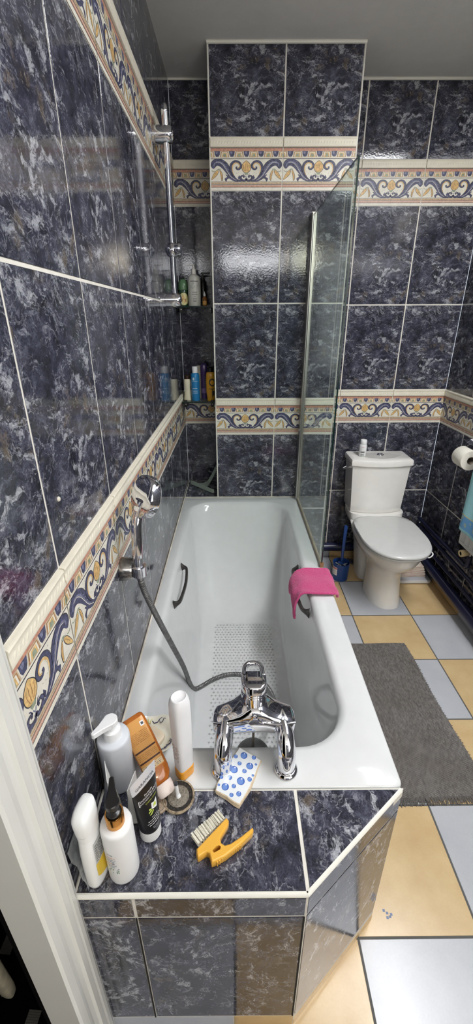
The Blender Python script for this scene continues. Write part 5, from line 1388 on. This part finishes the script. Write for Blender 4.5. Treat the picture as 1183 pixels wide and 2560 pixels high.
for k in range(26):
    a = a0+random.uniform(-.75, .75); z = random.uniform(.080, .108); patch(mb, f, a, a+random.uniform(.05, .14), z, z+random.uniform(.004, .012), mat('pale_grey_green_print', (172, 180, 176), .5), 2, 1)
for z, w in ((.066, .024), (.056, .030), (.045, .008), (.036, .018), (.028, .020), (.022, .016)): print_lines(mb, f, a0, [z], [w], .035, .0024, DARKINK)
mb.build('label_print', t)
secs = [(0, .017, .017, 2), (.003, .019, .019, 2), (.115, .019, .019, 2), (.128, .012, .012, 2), (.140, .010, .010, 2)]
t, f = simple_bottle('black_pump_bottle', 'slim black pump bottle behind the off-white one on the upper shelf', 'bottle', (.142, 2.560, ZU), secs, BLACKP)
mb = MB(); mb.lathe([(.0045, .1405), (.0045, .160)], BLACKP, 14); spoon(mb, .160, .166, .009, .040, math.radians(-15), BLACKP, .004); mb.build('pump_head', t)
secs = [(0, .0115, .0115, 2), (.002, .0128, .0128, 2), (.036, .0128, .0128, 2), (.044, .0085, .0085, 2), (.047, .006, .006, 2)]
t, f = simple_bottle('dropper_bottle', 'tiny amber bottle with a white tip at the right of the upper glass shelf', 'bottle', (.155, 2.462, ZU), secs, mat('amber_glass', (146, 92, 36), .1, trans=.35))
mb = MB(); mb.lathe([(.0058, .0475), (.0058, .058), (.0030, .062), (.0018, .070)], WPLAST, 18); mb.build('dropper_tip', t)
mb = MB(); patch(mb, f, -PI/2-.9, -PI/2+.9, .006, .024, mat('ochre_label', (196, 148, 70), .5), 8, 2); mb.build('label', t)

secs = [(0, .0215, .0175, 2.2), (.004, .0225, .0180, 2.2), (.030, .0195, .0160, 2.2), (.065, .0185, .0160, 2.2), (.095, .0210, .0175, 2.2), (.112, .0205, .0170, 2.2), (.120, .0165, .0140, 2.2)]
t, f = simple_bottle('body_milk_bottle', 'waisted cream bottle with a dark cap at the left of the lower glass shelf', 'bottle', (.037, 2.485, ZL), secs, mat('cream_white_plastic', (216, 210, 184), .35), 36)
mb = MB(); mb.lathe([(.0150, .1205), (.0155, .123), (.0150, .136), (.010, .141), (.003, .142)], mat('dark_brown_plastic', (54, 36, 24), .3), 28); mb.build('cap', t)
secs = [(0, .022, .022, 2), (.003, .0245, .0245, 2), (.140, .0245, .0245, 2), (.150, .0225, .0225, 2), (.155, .017, .017, 2)]
BLU = mat('cyan_blue_plastic', (38, 126, 184), .3)
t, f = simple_bottle('blue_shampoo_bottle', 'bright blue bottle with a white cap and small white square on the lower shelf', 'bottle', (.0855, 2.470, ZL), secs, BLU, 36)
mb = MB(); mb.lathe([(.0158, .1555), (.0160, .158), (.0160, .188), (.0148, .190)], WPLAST, 28); mb.build('cap', t)
mb = MB(); a0 = -PI/2-.08; patch(mb, f, a0-.45, a0-.02, .116, .131, mat('pale_blue_white_print', (206, 222, 232), .5), 3, 2)
for z, w, h in ((.108, .034, .0018), (.069, .028, .004), (.058, .034, .0012), (.054, .030, .0012), (.047, .034, .0012), (.043, .030, .0012)): print_lines(mb, f, a0+.05, [z], [w], .0247, h, MATS['pale_blue_white_print'])
mb.build('label_print', t)
secs = [(0, .018, .015, 2.4), (.003, .0195, .0165, 2.5), (.150, .0195, .0165, 2.5), (.160, .018, .015, 2.4)]
t, f = simple_bottle('beige_bottle', 'pale beige bottle half hidden between the blue and purple bottles', 'bottle', (.1045, 2.560, ZL), secs, mat('pale_beige_plastic', (190, 184, 168), .4))
mb = MB(); mb.lathe([(.0140, .1605), (.0142, .185), (.013, .187)], MATS['pale_beige_plastic'], 24); mb.build('cap', t)
PUR = mat('deep_purple_plastic', (74, 56, 108), .22)
secs = [(0, .0175, .0155, 2.2), (.003, .0192, .0170, 2.2), (.150, .0192, .0170, 2.2), (.152, .0195, .0172, 2.2), (.192, .0185, .0165, 2.2), (.200, .014, .013, 2.2), (.203, .006, .006, 2.2)]
t, f = simple_bottle('purple_bottle', 'tall purple bottle behind the yellow one on the lower glass shelf', 'bottle', (.1335, 2.525, ZL), secs, PUR, 36)
mb = MB(); patch(mb, f, -PI/2-.9, -PI/2+.9, .034, .062, mat('lilac_label', (120, 98, 150), .4), 10, 2)
for k in range(6): print_lines(mb, f, -PI/2+.55, [.066+k*.011], [.010], .018, .004, GREYINK)
mb.build('label', t)
secs = [(0, .0195, .0165, 2.3), (.003, .0215, .0185, 2.3), (.050, .0262, .0205, 2.3), (.105, .0278, .0205, 2.3), (.140, .0262, .0195, 2.3), (.155, .0235, .0175, 2.3), (.160, .0200, .0150, 2.3)]
t, f = simple_bottle('yellow_shampoo_bottle', 'curvy mustard-yellow bottle with a dark round label at the pillar end of the lower shelf', 'bottle', (.1745, 2.464, ZL), secs, mat('mustard_yellow_plastic', (206, 152, 36), .25), 40)
mb = MB(); mb.lathe([(.0165, .1605), (.0170, .163), (.0165, .182), (.010, .187), (.003, .188)], BLACKP, 28); mb.build('cap', t)
mb = MB(); a0 = -PI/2+.35; DK2 = mat('dark_olive_print', (52, 42, 24), .45)
for k in range(12):
    u = (k-5.5)/6; h = .022*math.sqrt(max(0, 1-u*u)); patch(mb, f, a0+.62*u-.055, a0+.62*u+.055, .104-h, .104+h, DK2, 1, 4)
f2 = surf(secs, .0012)
for k in range(10):
    u = (k-4.5)/5; h = .014*math.sqrt(max(0, 1-u*u)); patch(mb, f2, a0+.40*u-.042, a0+.40*u+.042, .104-h, .104+h, MATS['mustard_yellow_plastic'], 1, 4)
patch(mb, f, a0-.7, a0+.7, .066, .070, DK2, 8, 1); patch(mb, f, a0-.1, a0+.05, .020, .068, DK2, 2, 4); patch(mb, f, a0+.0, a0+.6, .030, .056, DK2, 6, 2)
mb.build('label', t)

# screw plug in the left wall
mb = MB(); mb.lathe([(.0045, .0004), (.0045, .0016), (.0035, .0032), (.0015, .0036)], mat('off_white_wall_plug', (224, 218, 204), .5), 16, rotM((1, 0, 0), (0, 1, 0), (0, .670, 1.305))); tag(mb.build('wall_plug'), 'tiny off-white screw plug in a blue tile of the left wall', 'wall plug')

# ------------------------------------------------------------------ glimpse of the hall
t = thing('hall_rug', 'black hall rug with grey ribbed patches beyond the doorway', 'rug', (-.45, .35, .0006))
BLKR = mat('black_rug_pile', (7, 6, 7), .95, bump=(400, .4), spec=.03); GRP = mat('grey_ribbed_patch', (92, 90, 86), .9, bump=(500, .5), spec=.1)
mb = MB(); mb.box((-.50, -.95, 0), (.385, .80, .006), BLKR); mb.build('pile', t)
for x, y in ((-.325, .563), (-.198, .425), (-.45, .70), (-.07, .287), (-.36, .35)):
    mb = MB(); M = Matrix.Translation((x+.45, y-.35, 0)) @ Matrix.Rotation(math.radians(-4), 4, 'Z')
    for k in range(9): mb.box((-.0155, -.019+k*.0042, .0062), (.0155, -.0155+k*.0042, .0082), GRP, M)
    mb.build('ribbed_patch', t)
CRW = mat('chipped_cream_paint', (176, 168, 146), .6, bump=(60, .4), var=.2, vscale=40)
t = thing('hall_stool', 'cream painted stool on the dark hall floor, its leg showing at the lower left', 'stool', (-.42, .33, .0066))
for sx in (0, 1):
    for sy in (0, 1):
        mb = MB(); x, y = (.150 if sx else -.15), (.140 if sy else -.14)
        mb.loft([[Vector((x*s_+a, y*s_+b, z)) for a, b in superellipse(w, w, 16, 3)] for z, w, s_ in [(0, .006, 1), (.012, .011, 1), (.04, .0145, .99), (.10, .014, .98), (.25, .017, .94), (.43, .019, .90)]], CRW); mb.build('leg', t)
mb = MB(); mb.prism([(x, y) for x, y in rounded_rect(-.19, .17, -.18, .18, .03, 5, 2)], .431, .455, CRW, bevel=.004); mb.build('seat', t)

# ------------------------------------------------------------------ camera and render look
F, TH, YAW, ROLL = 1036.4, .4135, .0040, .0040
cam = bpy.data.cameras.new('camera'); co = bpy.data.objects.new('camera', cam); COL.objects.link(co)
cam.sensor_fit = 'VERTICAL'; cam.sensor_height = 24.0; cam.lens = F*24.0/2560; cam.shift_y = -25.58/2560; cam.clip_start = .01
c_, s_ = math.cos(TH), math.sin(TH)
Rx = Matrix(((1, 0, 0), (0, s_, c_), (0, c_, -s_)))
Ry = Matrix(((math.cos(YAW), -math.sin(YAW), 0), (math.sin(YAW), math.cos(YAW), 0), (0, 0, 1)))
Rz = Matrix(((math.cos(ROLL), -math.sin(ROLL), 0), (math.sin(ROLL), math.cos(ROLL), 0), (0, 0, 1)))
Rw = Rz @ Rx @ Ry
M4 = Matrix((Rw[0], Rw[1], -Rw[2])).transposed().to_4x4(); M4.translation = Vector((.3108, 0, 1.5919))
co.matrix_world = M4
scene.camera = co
wd = bpy.data.worlds.new('world'); scene.world = wd; wd.use_nodes = True
wd.node_tree.nodes['Background'].inputs[0].default_value = (0.75, 0.85, 1.0, 1); wd.node_tree.nodes['Background'].inputs[1].default_value = 1.0
vs = scene.view_settings; vs.view_transform = 'Standard'; vs.look = 'None'; vs.gamma = 1.0; vs.use_curve_mapping = False; vs.exposure = 0.09
scene.cycles.use_denoising = True
scene.cycles.max_bounces = 10; scene.cycles.transparent_max_bounces = 16
